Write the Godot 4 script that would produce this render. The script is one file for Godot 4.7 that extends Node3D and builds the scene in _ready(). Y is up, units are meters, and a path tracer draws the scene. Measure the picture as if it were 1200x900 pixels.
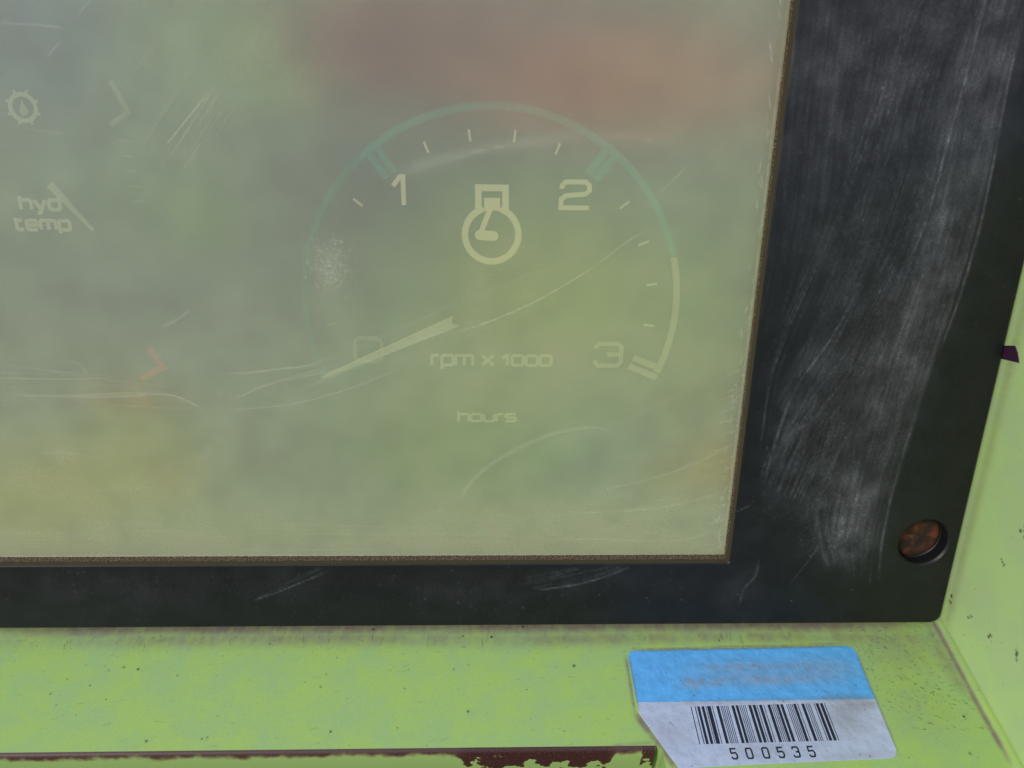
extends Node3D
# A close-up of a dusty instrument panel: black bezel, hazy window with a tachometer behind it,
# lime green housing with a barcode sticker. Lengths below are millimetres on each surface.

const MM := 0.001
const LEDGE_Y := -1.2      # the ledge lies a little under the bezel's lower edge
const WALL_X := 107.4
const FRONT_Z := 29.8

var panel_basis := Basis(Vector3(1, 0, 0), Vector3(0, 0.943895, -0.330246), Vector3(0, 0.330246, 0.943895))
var ledge_basis := Basis(Vector3(1, 0, 0), Vector3(0, 0, -1), Vector3(0, 1, 0))
var rng := RandomNumberGenerator.new()
var org := Vector3.ZERO                       # origin of the thing being built, in its own surface's millimetres
var uv_rect := Rect2(-130, 0, 240, 140)       # the millimetres that one texture covers

func _ready() -> void:
	rng.seed = 7
	camera_and_light()
	make_materials()
	build_housing()
	build_bolt()
	build_face()
	build_tachometer()
	build_side_gauges()
	build_window()
	build_bezel()
	build_sticker()

func camera_and_light() -> void:
	var cam := Camera3D.new()
	cam.name = "camera"
	cam.position = Vector3(-4.547, 156.573, 104.721) * MM
	cam.rotation_degrees = Vector3(-37.956, -2.0786, 1.4608)
	cam.fov = 55.24
	cam.near = 0.004
	cam.far = 20.0
	add_child(cam)
	var sm := ProceduralSkyMaterial.new()
	sm.sky_top_color = Color(0.80, 0.87, 1.0)
	sm.sky_horizon_color = Color(0.74, 0.77, 0.76)
	sm.sky_curve = 0.25
	sm.ground_horizon_color = Color(0.40, 0.44, 0.38)
	sm.ground_bottom_color = Color(0.30, 0.34, 0.27)
	sm.sky_energy_multiplier = 0.88
	var sky := Sky.new()
	sky.sky_material = sm
	var env := Environment.new()
	env.background_mode = Environment.BG_SKY
	env.sky = sky
	env.tonemap_mode = Environment.TONE_MAPPER_LINEAR
	env.tonemap_exposure = 1.15
	env.sdfgi_enabled = true
	env.ssao_enabled = true
	env.ssil_enabled = true
	var we := WorldEnvironment.new()
	we.name = "world_environment"
	we.environment = env
	add_child(we)
	var sun := DirectionalLight3D.new()
	sun.name = "sun"
	sun.light_energy = 0.56
	sun.light_angular_distance = 14.0
	sun.light_color = Color(1.0, 0.97, 0.9)
	sun.shadow_enabled = true
	sun.look_at_from_position(Vector3.ZERO, Vector3(0.7, -0.72, -0.5))
	add_child(sun)

# ---------------------------------------------------------------- nodes and meshes

func thing(called: String, label: String, category: String, basis: Basis, at: Vector3) -> Node3D:
	var o := Node3D.new()
	o.name = called
	o.transform = Transform3D(basis, basis * (at * MM))
	o.set_meta("label", label)
	o.set_meta("category", category)
	add_child(o, true)
	org = at
	return o

func part(called: String, st: SurfaceTool, m: Material, parent: Node3D, label := "") -> MeshInstance3D:
	var o := MeshInstance3D.new()
	o.name = called
	st.generate_normals()
	o.mesh = st.commit()
	o.material_override = m
	if label:
		o.set_meta("label", label)
	parent.add_child(o, true)
	return o

func start(smooth := false) -> SurfaceTool:
	var st := SurfaceTool.new()
	st.begin(Mesh.PRIMITIVE_TRIANGLES)
	st.set_smooth_group(1 if smooth else -1)
	return st

func vert(st: SurfaceTool, p: Vector3, uv := Vector2.INF) -> void:
	if uv == Vector2.INF:
		uv = Vector2((p.x - uv_rect.position.x) / uv_rect.size.x, (uv_rect.end.y - p.y) / uv_rect.size.y)
	st.set_uv(uv)
	st.add_vertex((p - org) * MM)

func quad(st: SurfaceTool, a: Vector3, b: Vector3, c: Vector3, d: Vector3) -> void:
	# corners counter-clockwise as seen from outside
	for p in [a, c, b, a, d, c]:
		vert(st, p)

func quad_uv(st: SurfaceTool, p: Array, t: Array) -> void:
	for k in [0, 2, 1, 0, 3, 2]:
		vert(st, p[k], t[k])

func area(poly: PackedVector2Array) -> float:
	var s := 0.0
	for k in poly.size():
		s += poly[k].cross(poly[(k + 1) % poly.size()])
	return s * 0.5

func inset(poly: PackedVector2Array, by: float) -> PackedVector2Array:
	var out := PackedVector2Array()
	var n := poly.size()
	for k in n:
		var e0 := (poly[k] - poly[(k + n - 1) % n]).normalized()
		var e1 := (poly[(k + 1) % n] - poly[k]).normalized()
		var n0 := Vector2(-e0.y, e0.x)
		var n1 := Vector2(-e1.y, e1.x)
		var m := (n0 + n1)
		out.append(poly[k] + m * (by / maxf(0.4, 1.0 + n0.dot(n1))))
	return out

func face(st: SurfaceTool, poly: PackedVector2Array, n: float) -> void:
	var t := Geometry2D.triangulate_polygon(poly)
	for k in range(0, t.size(), 3):
		var a := poly[t[k]]
		var b := poly[t[k + 1]]
		var c := poly[t[k + 2]]
		if (b - a).cross(c - a) < 0:
			var s := b
			b = c
			c = s
		for q in [a, c, b]:
			vert(st, Vector3(q.x, q.y, n))

func prism(st: SurfaceTool, poly: PackedVector2Array, n0: float, n1: float, bev := 0.0) -> void:
	# poly counter-clockwise seen from +n
	if area(poly) < 0:
		poly.reverse()
	var top := poly if bev == 0 else inset(poly, bev)
	face(st, top, n1)
	var n := poly.size()
	for k in n:
		var a := poly[k]
		var b := poly[(k + 1) % n]
		quad(st, Vector3(a.x, a.y, n0), Vector3(b.x, b.y, n0), Vector3(b.x, b.y, n1 - bev), Vector3(a.x, a.y, n1 - bev))
		if bev > 0:
			var c := top[(k + 1) % n]
			var d := top[k]
			quad(st, Vector3(a.x, a.y, n1 - bev), Vector3(b.x, b.y, n1 - bev), Vector3(c.x, c.y, n1), Vector3(d.x, d.y, n1))

func box(st: SurfaceTool, a: Vector3, b: Vector3) -> void:
	prism(st, PackedVector2Array([Vector2(a.x, a.y), Vector2(b.x, a.y), Vector2(b.x, b.y), Vector2(a.x, b.y)]), a.z, b.z)
	quad(st, Vector3(a.x, a.y, a.z), Vector3(a.x, b.y, a.z), Vector3(b.x, b.y, a.z), Vector3(b.x, a.y, a.z))

func arc_points(c: Vector2, r: float, a0: float, a1: float, n: int) -> PackedVector2Array:
	var out := PackedVector2Array()
	for k in n + 1:
		var a := deg_to_rad(lerpf(a0, a1, float(k) / n))
		out.append(c + Vector2(cos(a), sin(a)) * r)
	return out

func ribbon(st: SurfaceTool, pts: PackedVector2Array, wid: float, n0: float, n1: float, closed := false) -> void:
	# a raised line of even width, mitred
	var n := pts.size()
	var left := PackedVector2Array()
	var right := PackedVector2Array()
	for k in n:
		var e0 := Vector2.ZERO
		var e1 := Vector2.ZERO
		if k > 0 or closed:
			e0 = (pts[k] - pts[(k + n - 1) % n]).normalized()
		if k < n - 1 or closed:
			e1 = (pts[(k + 1) % n] - pts[k]).normalized()
		if e0 == Vector2.ZERO: e0 = e1
		if e1 == Vector2.ZERO: e1 = e0
		var p0 := Vector2(-e0.y, e0.x)
		var p1 := Vector2(-e1.y, e1.x)
		var m := (p0 + p1) * (0.5 * wid / maxf(0.45, 1.0 + p0.dot(p1)))
		left.append(pts[k] + m)
		right.append(pts[k] - m)
	for k in (n if closed else n - 1):
		var j := (k + 1) % n
		var a := Vector3(right[k].x, right[k].y, n1)
		var b := Vector3(right[j].x, right[j].y, n1)
		var c := Vector3(left[j].x, left[j].y, n1)
		var d := Vector3(left[k].x, left[k].y, n1)
		var dn := Vector3(0, 0, n0 - n1)
		quad(st, a, b, c, d)
		quad(st, a + dn, b + dn, b, a)
		quad(st, c + dn, d + dn, d, c)

# strokes of a wide rounded technical lettering, one unit high
func glyph(c: String) -> Array:
	match c:
		"r": return [[0, 0, 0, 0.85, 0.12, 1, 0.65, 1]]
		"p": return [[0, -0.4, 0, 0.85, 0.15, 1, 0.85, 1, 1, 0.85, 1, 0.15, 0.85, 0, 0, 0]]
		"m": return [[0, 0, 0, 0.85, 0.12, 1, 1.35, 1, 1.5, 0.85, 1.5, 0], [0.75, 1, 0.75, 0]]
		"x": return [[0, 0, 1, 1], [0, 1, 1, 0]]
		"1": return [[0, 0.68, 0.3, 1, 0.42, 1, 0.42, 0]]
		"0", "o": return [[0, 0.5, 0, 0.85, 0.15, 1, 0.85, 1, 1, 0.85, 1, 0.15, 0.85, 0, 0.15, 0, 0, 0.15, 0, 0.5]]
		"h": return [[0, 1.4, 0, 0], [0, 1, 0.85, 1, 1, 0.85, 1, 0]]
		"u": return [[0, 1, 0, 0.15, 0.15, 0, 1, 0], [1, 1, 1, 0]]
		"s": return [[1, 1, 0.15, 1, 0, 0.88, 0, 0.62, 0.12, 0.52, 0.88, 0.5, 1, 0.4, 1, 0.13, 0.85, 0, 0, 0]]
		"y": return [[0, 1, 0.5, 0.05], [1, 1, 0.42, -0.38, 0.15, -0.38]]
		"d": return [[1, 0, 0.15, 0, 0, 0.15, 0, 0.85, 0.15, 1, 1, 1], [1, 1.4, 1, 0]]
		"t": return [[0.2, 1.3, 0.2, 0.15, 0.35, 0, 0.85, 0], [0, 1, 0.8, 1]]
		"e": return [[0, 0.5, 1, 0.5, 1, 0.85, 0.85, 1, 0.15, 1, 0, 0.85, 0, 0.15, 0.15, 0, 1, 0]]
		"2": return [[0.02, 0.72, 0.02, 0.84, 0.16, 0.99, 0.86, 0.99, 1, 0.84, 1, 0.66, 0.86, 0.53, 0.16, 0.46, 0.0, 0.32, 0.0, 0, 1, 0]]
		"3": return [[0, 0.78, 0, 0.86, 0.12, 1, 0.86, 1, 1, 0.86, 1, 0.14, 0.86, 0, 0.12, 0, 0, 0.14, 0, 0.24], [0.45, 0.51, 1, 0.51]]
		"5": return [[1, 1, 0.05, 1, 0.05, 0.56, 0.8, 0.6, 1, 0.42, 1, 0.18, 0.8, 0, 0.2, 0, 0, 0.2]]
	return []

func lettering(st: SurfaceTool, text: String, at: Vector2, w: float, h: float, gap: float, stroke: float, n0: float, n1: float) -> float:
	var x := at.x
	for c in text:
		if c == " ":
			x += w * 0.6
			continue
		var most := 0.0
		for s in glyph(c):
			var pts := PackedVector2Array()
			for k in range(0, s.size(), 2):
				pts.append(Vector2(x + s[k] * w, at.y + s[k + 1] * h))
				most = maxf(most, s[k])
			ribbon(st, pts, stroke, n0, n1)
		x += most * w + gap * (1.7 if c == "1" else 1.0)
	return x

# print with the pane's blur painted in: two thin coats, the wider one faint
func soft_line(called: String, lines: Array, wid: float, m: StandardMaterial3D, n0: float, o: Node3D, closed := false) -> void:
	var st := start()
	for k in 2:
		for pts in lines:
			ribbon(st, pts, wid * (0.75 + 0.75 * k), n0, n0 + 0.14 - 0.05 * k, closed)
	part(called, st, m, o)

func text_lines(text: String, at: Vector2, w: float, h: float, gap: float) -> Array:
	var out := []
	var x := at.x
	for c in text:
		if c == " ":
			x += w * 0.6
			continue
		var most := 0.0
		for s in glyph(c):
			var pts := PackedVector2Array()
			for k in range(0, s.size(), 2):
				pts.append(Vector2(x + s[k] * w, at.y + s[k + 1] * h))
				most = maxf(most, s[k])
			out.append(pts)
		x += most * w + gap * (1.7 if c == "1" else 1.0)
	return out

# ---------------------------------------------------------------- computed textures

class Layer:
	var w: int
	var h: int
	var rect: Rect2            # millimetres covered
	var k: float               # pixels per millimetre
	var a := PackedFloat32Array()
	var rng: RandomNumberGenerator
	var spread := 1.0

	func _init(r: Rect2, per_mm: float, random: RandomNumberGenerator) -> void:
		rect = r
		k = per_mm
		w = int(r.size.x * k)
		h = int(r.size.y * k)
		a.resize(w * h)
		rng = random

	func px(p: Vector2) -> Vector2:
		return Vector2((p.x - rect.position.x) * k, (rect.end.y - p.y) * k)

	func dot(c: Vector2, r: float, amp: float) -> void:
		var reach := int(ceil(r * 1.8))
		var cx := int(c.x)
		var cy := int(c.y)
		for y in range(maxi(0, cy - reach), mini(h, cy + reach + 1)):
			for x in range(maxi(0, cx - reach), mini(w, cx + reach + 1)):
				var d := Vector2(x + 0.5, y + 0.5).distance_squared_to(c) / (r * r)
				if d < 3.2:
					var v := amp * exp(-d * 1.1)
					var i := y * w + x
					if v > a[i]: a[i] = v

	func path(flat: Array) -> PackedVector2Array:
		var pts := PackedVector2Array()
		for i in range(0, flat.size(), 2):
			pts.append(px(Vector2(flat[i], flat[i + 1])))
		return pts

	func at(pts: PackedVector2Array, t: float) -> Vector2:
		var f := clampf(t, 0, 1) * (pts.size() - 1)
		var i := mini(int(f), pts.size() - 2)
		if pts.size() == 2:
			return pts[0].lerp(pts[1], f)
		return pts[i].cubic_interpolate(pts[i + 1], pts[maxi(0, i - 1)], pts[mini(pts.size() - 1, i + 2)], f - i)

	func line(flat: Array, wid: float, amp: float, grain := 0.3, t0 := 0.0, t1 := 1.0) -> void:
		stroke(path(flat), wid * k * spread, amp, grain, t0, t1)

	func stroke(pts: PackedVector2Array, r: float, amp: float, grain: float, t0: float, t1: float) -> void:
		var long := 0.0
		for i in pts.size() - 1:
			long += pts[i].distance_to(pts[i + 1])
		r = maxf(r, 0.55)
		var n := maxi(2, int(long * (t1 - t0) / maxf(0.7, r * 0.6)))
		var fade := 1.0
		for i in n:
			var s := float(i) / n
			if i % 5 == 0: fade = 1.0 - grain * rng.randf()
			var ends := minf(1.0, minf(s, 1.0 - s) * 6.0 + 0.1)
			dot(at(pts, lerpf(t0, t1, s)), r, amp * fade * ends)

	func bundle(left: Array, right: Array, count: int, wid: float, amp: float, grain := 0.4, whole := false) -> void:
		var p := path(left)
		var q := path(right)
		for i in count:
			var s := rng.randf()
			var m := PackedVector2Array()
			for j in p.size():
				m.append(p[j].lerp(q[j], s))
			var t0 := 0.0 if whole else rng.randf_range(-0.2, 0.8)
			var t1 := 1.0 if whole else t0 + rng.randf_range(0.12, 0.5)
			stroke(m, wid * k * rng.randf_range(0.5, 1.4), amp * rng.randf_range(0.25, 1.0), grain, maxf(t0, 0.0), minf(t1, 1.0))

	func blob(u: float, v: float, ru: float, rv: float, amp: float, turn := 0.0) -> void:
		var c := px(Vector2(u, v))
		var rx := ru * k
		var ry := rv * k
		var reach := maxf(rx, ry) * 2.2
		var cs := cos(deg_to_rad(turn))
		var sn := -sin(deg_to_rad(turn))
		for y in range(maxi(0, int(c.y - reach)), mini(h, int(c.y + reach))):
			for x in range(maxi(0, int(c.x - reach)), mini(w, int(c.x + reach))):
				var dx := x - c.x
				var dy := y - c.y
				var p := (dx * cs + dy * sn) / rx
				var q := (-dx * sn + dy * cs) / ry
				var d := p * p + q * q
				if d < 4.5:
					a[y * w + x] += amp * exp(-d)

	func speckle(count: int, r0: float, r1: float, amp: float, within := Rect2()) -> void:
		var z := within if within.has_area() else rect
		for i in count:
			dot(px(Vector2(rng.randf_range(z.position.x, z.end.x), rng.randf_range(z.position.y, z.end.y))), maxf(0.5, rng.randf_range(r0, r1) * k), amp * rng.randf_range(0.3, 1.0))

	func image() -> Image:
		var b := PackedByteArray()
		b.resize(w * h)
		for i in w * h:
			b[i] = clampi(int(a[i] * 255.0), 0, 255)
		return Image.create_from_data(w, h, false, Image.FORMAT_L8, b)

	func grown(to_w: int, to_h: int) -> PackedByteArray:
		var im := image()
		im.resize(to_w, to_h, Image.INTERPOLATE_CUBIC)
		return im.get_data()

func noise(w: int, h: int, frequency: float, octaves := 4, seed_ := 1, sx := 1, sy := 1) -> PackedByteArray:
	# sx, sy: how many times the pattern is drawn out along each side
	var f := FastNoiseLite.new()
	f.noise_type = FastNoiseLite.TYPE_SIMPLEX_SMOOTH
	f.frequency = frequency
	f.fractal_octaves = octaves
	f.seed = seed_
	var im := f.get_image(maxi(4, w / sx), maxi(4, h / sy), false, false, true)
	im.convert(Image.FORMAT_L8)
	if sx > 1 or sy > 1:
		im.resize(w, h, Image.INTERPOLATE_CUBIC)
	return im.get_data()

func texture(im: Image) -> ImageTexture:
	return ImageTexture.create_from_image(im)

func matte(c: Color, rough := 0.7, called := "") -> StandardMaterial3D:
	var m := StandardMaterial3D.new()
	m.albedo_color = c
	m.roughness = rough
	m.resource_name = called
	return m

func faint(c: Color, a: float, called: String) -> StandardMaterial3D:
	var m := matte(Color(c, a), 0.8, called)
	m.transparency = BaseMaterial3D.TRANSPARENCY_ALPHA
	return m

var black_plastic: StandardMaterial3D
var dirt_edge: StandardMaterial3D
var sediment: StandardMaterial3D
var lime_ledge: StandardMaterial3D
var lime_wall: StandardMaterial3D
var lime_plain: StandardMaterial3D
var flange_paint: StandardMaterial3D
var pane_glass: StandardMaterial3D
var haze: StandardMaterial3D
var scratches: StandardMaterial3D
var dial_black: StandardMaterial3D
var print_white: StandardMaterial3D
var print_dim: StandardMaterial3D
var print_soft: StandardMaterial3D
var print_clear: StandardMaterial3D
var print_mid: StandardMaterial3D
var print_ghost: StandardMaterial3D
var print_soft2: StandardMaterial3D
var print_red: StandardMaterial3D
var print_orange: StandardMaterial3D
var rust: StandardMaterial3D
var sticker_paper: StandardMaterial3D
var ink: StandardMaterial3D

const BEZEL_RECT := Rect2(-130, 0, 240, 140)
const FILM_RECT := Rect2(-130, 15, 186, 127)
const LEDGE_RECT := Rect2(-130, -62, 240, 72)    # x, -z
const WALL_RECT := Rect2(-62, -2, 124, 102)      # z, y
const FLANGE_RECT := Rect2(-130, -16, 240, 16)
const STICKER_RECT := Rect2(0, -28, 56, 28)

func make_materials() -> void:
	make_bezel_material()
	make_window_materials()
	make_housing_materials()
	make_sticker_material()
	dial_black = matte(Color(0.13, 0.135, 0.12), 0.85, "dial_black")
	print_white = matte(Color(0.93, 0.86, 0.66), 0.6, "cream_print")
	print_dim = matte(Color(0.66, 0.66, 0.50), 0.6, "dim_print")  # duller cream for marks of lower contrast
	print_soft = faint(Color(0.86, 0.85, 0.67), 0.40, "blurred_print")  # tone for lettering drawn with the pane's blur
	print_clear = faint(Color(0.96, 0.90, 0.70), 0.56, "clear_print")
	print_mid = faint(Color(0.80, 0.76, 0.60), 0.44, "middling_print")
	print_ghost = faint(Color(0.62, 0.62, 0.48), 0.36, "faintest_print")  # dimmest tone, for the zero and the left ticks
	print_soft2 = faint(Color(0.80, 0.78, 0.62), 0.42, "dull_print")  # lower-contrast tone for the side gauge symbol and needle
	print_red = faint(Color(0.80, 0.22, 0.15), 0.38, "red_print")
	print_orange = faint(Color(0.55, 0.28, 0.18), 0.34, "orange_print")
	ink = matte(Color(0.09, 0.11, 0.19), 0.55, "ink")
	var spots := noise(256, 256, 0.03, 5, 31)
	var rb := PackedByteArray()
	rb.resize(256 * 256 * 3)
	for i in 256 * 256:
		var t := spots[i] / 255.0
		var c := Color(0.12, 0.075, 0.06).lerp(Color(0.42, 0.215, 0.10), smoothstep(0.2, 0.9, t))
		rb[i * 3] = int(c.r * 255)
		rb[i * 3 + 1] = int(c.g * 255)
		rb[i * 3 + 2] = int(c.b * 255)
	rust = matte(Color.WHITE, 0.8, "rust")
	rust.albedo_texture = texture(Image.create_from_data(256, 256, false, Image.FORMAT_RGB8, rb))
	rust.uv1_triplanar = true
	rust.uv1_scale = Vector3.ONE * 30.0

func make_bezel_material() -> void:
	var L := Layer.new(BEZEL_RECT, 6.0, rng)
	var w := L.w
	var h := L.h
	# the broad wiped smear that sweeps down the right bar, drawn as many fine strokes
	var left := [81.07, 142.46, 75.85, 123.36, 73.64, 107.51, 68.53, 85.13, 61.69, 62.48, 57.87, 39.8]
	var mid := [85.87, 142.54, 83.37, 123.47, 82.29, 107.61, 79.33, 90.56, 74.3, 66.44, 71.71, 39.79]
	var right := [96.3, 142.72, 94.77, 123.62, 95.04, 101.07, 93.27, 79.82, 90.94, 58.58, 87.75, 21.88]
	L.bundle(left, mid, 150, 0.15, 0.32, 0.6)
	L.bundle([74.67, 142.35, 70.01, 123.28, 66.74, 107.44, 60.4, 85.07, 54.6, 66.36, 53.92, 48.27], mid, 130, 0.14, 0.36, 0.7)
	L.bundle([83.61, 56.54, 75, 44.08, 68.68, 33.24, 73.71, 19.61], [89.79, 54.52, 87.61, 39.78, 86.95, 26.47, 88.14, 10.05], 160, 0.14, 0.26, 0.7)
	L.bundle(mid, right, 330, 0.15, 0.36, 0.5)
	L.bundle(mid, right, 40, 0.5, 0.24, 0.3, true)
	L.bundle([78.12, 92.31, 70.57, 72.2, 60.86, 54.46, 56.62, 38.72], [87.77, 88.86, 83.14, 64.52, 74.67, 46.19, 70.01, 31.02], 230, 0.15, 0.40, 0.5)
	L.bundle([68.53, 85.13, 63.14, 72.16, 57.47, 58.49], [78.49, 85.21, 71.17, 68.37, 63.06, 52.42], 70, 0.6, 0.2, 0.3)
	# fainter up and down streaks over the upper right bar
	L.bundle([49.85, 143.32, 51.33, 119.96, 52.54, 97.27, 51.59, 75.86], [82.37, 143.88, 78.11, 120.32, 76.57, 100.89, 70.01, 81.51], 200, 0.14, 0.18, 0.6)
	# sharp edges of wiped strips
	L.line([87.79, 141.17, 87.08, 129.56, 85.62, 112.52, 84.26, 97.56, 81.82, 88.81], 0.3, 0.6, 0.5)
	L.line([95.6, 135.57, 95.25, 125.16, 95.66, 107.76, 95.64, 95.95, 94.54, 81.68, 92.42, 68.46], 0.3, 0.5, 0.4)
	L.line([90.36, 56.56, 89.4, 48.3, 88.39, 35.42, 88.37, 21.88, 89.4, 12.45], 0.35, 0.42, 0.4)
	L.line([73.05, 85.17, 68.56, 73.13, 61.96, 60.5, 59.04, 46.18, 58.27, 39.8], 0.3, 0.5, 0.5)
	L.line([72.13, 79.69, 67.07, 64.46, 61.41, 50.36], 0.16, 0.5, 0.5)
	L.line([77.15, 82.47, 73.36, 72.21, 67.5, 61.51, 63.06, 52.42], 0.18, 0.5, 0.5)
	L.line([59.44, 43.01, 60.4, 46.18, 63.2, 51.39, 67.73, 53.45], 0.7, 0.35, 0.4)
	L.line([70.25, 32.13, 67.46, 37.63, 67.69, 43.01, 68.49, 48.29], 0.2, 0.25, 0.8)
	L.line([70.69, 33.24, 72.86, 25.37, 74.74, 19.61, 76.72, 16.08], 0.5, 0.3, 0.7)
	L.line([67.63, 11.37, 70.96, 17.28, 73.64, 22.85], 0.16, 0.38, 0.2)
	L.line([52.34, 31.05, 55.74, 32.82], 0.14, 0.4, 0.2)
	L.line([59.47, 18.5, 59.01, 13.8, 56.73, 10.23, 56.03, 5.39], 0.35, 0.3, 0.6)
	# smears on the lower bar
	L.line([-60.94, 7.57, -56.13, 9.44, -49.88, 12.24, -42.64, 15.47], 0.16, 0.5, 0.3)
	L.bundle([-60.71, 7.81, -53.92, 11.79, -45.13, 16.87], [-59.24, 8.51, -52, 10.84, -42.61, 15.93], 26, 0.2, 0.26, 0.5)
	L.line([6.77, 10.27, 10.85, 10.72, 16.96, 11.88, 25.02, 14.44], 0.24, 0.55, 0.3)
	L.bundle([-1.03, 13.16, 8.68, 15.22, 18.76, 17.28], [7.18, 10.27, 18.99, 12.34, 28.97, 16.53], 36, 0.22, 0.3, 0.5)
	# rubbed patches of pale dust, with sky sheen painted in along the top
	var P := Layer.new(BEZEL_RECT, 1.0, rng)
	for b in PATCHES:
		P.blob(b[0], b[1], b[2], b[3], b[4], b[5])
	var ring := [79.82, 136.76]
	P.blob(ring[0], ring[1], 3.4, 3.6, 0.16)
	var patch := P.grown(w, h)
	L.speckle(900, 0.04, 0.1, 0.5)
	L.speckle(160, 0.06, 0.14, 0.85)
	L.speckle(900, 0.05, 0.12, 0.5, Rect2(68, 19, 16, 26))
	L.speckle(300, 0.05, 0.12, 0.5, Rect2(56, 28, 14, 24))
	L.speckle(700, 0.05, 0.12, 0.4, Rect2(54, 70, 50, 70))
	L.speckle(700, 0.05, 0.11, 0.5, Rect2(-110, 2, 90, 14))
	L.speckle(500, 0.05, 0.11, 0.5, Rect2(-14, 2, 60, 14))
	var fine := noise(w, h, 0.28, 3, 3)
	var mottle := noise(w, h, 0.018, 4, 4)
	var clump := noise(w, h, 0.03, 5, 8, 1, 2)
	var streak := noise(w, h, 0.12, 3, 5, 1, 14)
	var C := Layer.new(BEZEL_RECT, 6.0, rng)      # strands wiped clean
	C.bundle(left, mid, 70, 0.2, 0.8, 0.4)
	C.bundle(mid, right, 60, 0.3, 0.5, 0.5)
	C.line([82.97, 141.09, 81.7, 123.44, 80, 105.94, 76.64, 90.54], 0.7, 0.7, 0.3)
	C.line([90.07, 123.56, 89.4, 102.7, 87.02, 83.45, 83.73, 66.48], 0.3, 0.7, 0.3)
	C.line([73.66, 81.54, 68.36, 68.36, 62.5, 56.49, 58.33, 44.07], 0.3, 0.8, 0.3)
	for i in w * h:
		L.a[i] *= 1.0 - 0.8 * C.a[i]
	var smudge := L.image()
	# softened copy: dust does not stop dead at a stroke's edge
	smudge.resize(w / 3, h / 3, Image.INTERPOLATE_BILINEAR)
	smudge.resize(w, h, Image.INTERPOLATE_CUBIC)
	var soft := smudge.get_data()
	var rgb := PackedByteArray()
	rgb.resize(w * h * 3)
	var ro := PackedByteArray()
	ro.resize(w * h)
	var hi := PackedByteArray()
	hi.resize(w * h)
	for i in w * h:
		var g := fine[i] / 255.0
		var m := mottle[i] / 255.0
		var cl := clump[i] / 255.0
		var p := patch[i] / 255.0
		var d := L.a[i] * 0.62 + soft[i] / 255.0 * 0.62
		d = d * (0.68 + 0.42 * g) * (0.62 + 0.55 * smoothstep(0.2, 0.75, cl)) + p * (0.2 + 0.75 * m) * (0.72 + 0.56 * g) * (0.72 + 0.55 * streak[i] / 255.0) + 0.03 * m + 0.05 * g
		d = clampf(d, 0.0, 1.0)
		var base := 15.0 + 6.0 * m
		var q := i * 3
		rgb[q] = int(base + 112.0 * d)
		rgb[q + 1] = int(base + 0.5 + 112.0 * d)
		rgb[q + 2] = int(base + 4.0 + 113.0 * d)
		ro[i] = clampi(int(112.0 + 190.0 * d + 30.0 * (g - 0.5)), 60, 240)
		hi[i] = clampi(int(90.0 + 70.0 * g + 70.0 * d), 0, 255)
	black_plastic = matte(Color.WHITE, 1.0, "dusty_black_plastic")
	black_plastic.albedo_texture = texture(Image.create_from_data(w, h, false, Image.FORMAT_RGB8, rgb))
	black_plastic.roughness_texture = texture(Image.create_from_data(w, h, false, Image.FORMAT_L8, ro))
	black_plastic.metallic_specular = 0.42
	black_plastic.heightmap_enabled = true
	black_plastic.heightmap_scale = 0.006
	black_plastic.heightmap_texture = texture(Image.create_from_data(w, h, false, Image.FORMAT_L8, hi))
	dirt_edge = matte(Color(0.24, 0.21, 0.13), 0.9, "dirty_edge")
	var grains := noise(512, 512, 0.11, 3, 17)
	var gb := PackedByteArray()
	gb.resize(512 * 512 * 3)
	for i in 512 * 512:
		var t := grains[i] / 255.0
		var c := Color(0.22, 0.18, 0.13).lerp(Color(0.50, 0.42, 0.33), smoothstep(0.38, 0.8, t))
		gb[i * 3] = int(c.r * 255)
		gb[i * 3 + 1] = int(c.g * 255)
		gb[i * 3 + 2] = int(c.b * 255)
	sediment = matte(Color.WHITE, 0.95, "packed_dirt")
	sediment.albedo_texture = texture(Image.create_from_data(512, 512, false, Image.FORMAT_RGB8, gb))
	sediment.uv1_triplanar = true
	sediment.uv1_scale = Vector3.ONE * 38.0

const PATCHES := [[78.5, 21.9, 7, 6, 0.34, 0], [75.0, 31.0, 7, 9, 0.36, 10], [79.0, 37.6, 9, 9, 0.3, 0], [62.8, 54.5, 5, 8, 0.24, -20], [66.8, 66.4, 7, 12, 0.16, -20], [86.7, 85.3, 6, 24, 0.26, -12], [84.3, 68.4, 7, 15, 0.22, -15], [89.2, 107.7, 6, 22, 0.26, -10], [90.4, 129.6, 7, 15, 0.18, -8], [64.0, 129.2, 18, 18, 0.17, 0], [79.6, 133.9, 26, 14, 0.12, 0], [56.6, 135.0, 20, 16, 0.11, 0], [65.4, 110.7, 20, 30, 0.08, 0], [83.6, 56.5, 8, 12, 0.2, -20], [82.5, 28.7, 7, 9, 0.22, 0], [61.8, 39.8, 5, 7, 0.16, 0], [58.8, 120.1, 9, 13, 0.11, 0], [59.7, 102.4, 8, 16, 0.07, 0], [67.7, 90.5, 7, 12, 0.13, -15], [72.2, 120.2, 8, 18, 0.1, 0], [58.0, 31.0, 5, 8, 0.1, 0], [-87.9, 11.0, 16, 5, 0.12, 0], [-11.6, 10.6, 13, 5, 0.14, 0], [54.2, 10.2, 6, 6, 0.14, 0], [21.0, 12.8, 24, 4, 0.09, 0], [-53.8, 13.2, 9, 5, 0.11, 0], [-109.6, 11.2, 13, 6, 0.06, 0]]

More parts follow.
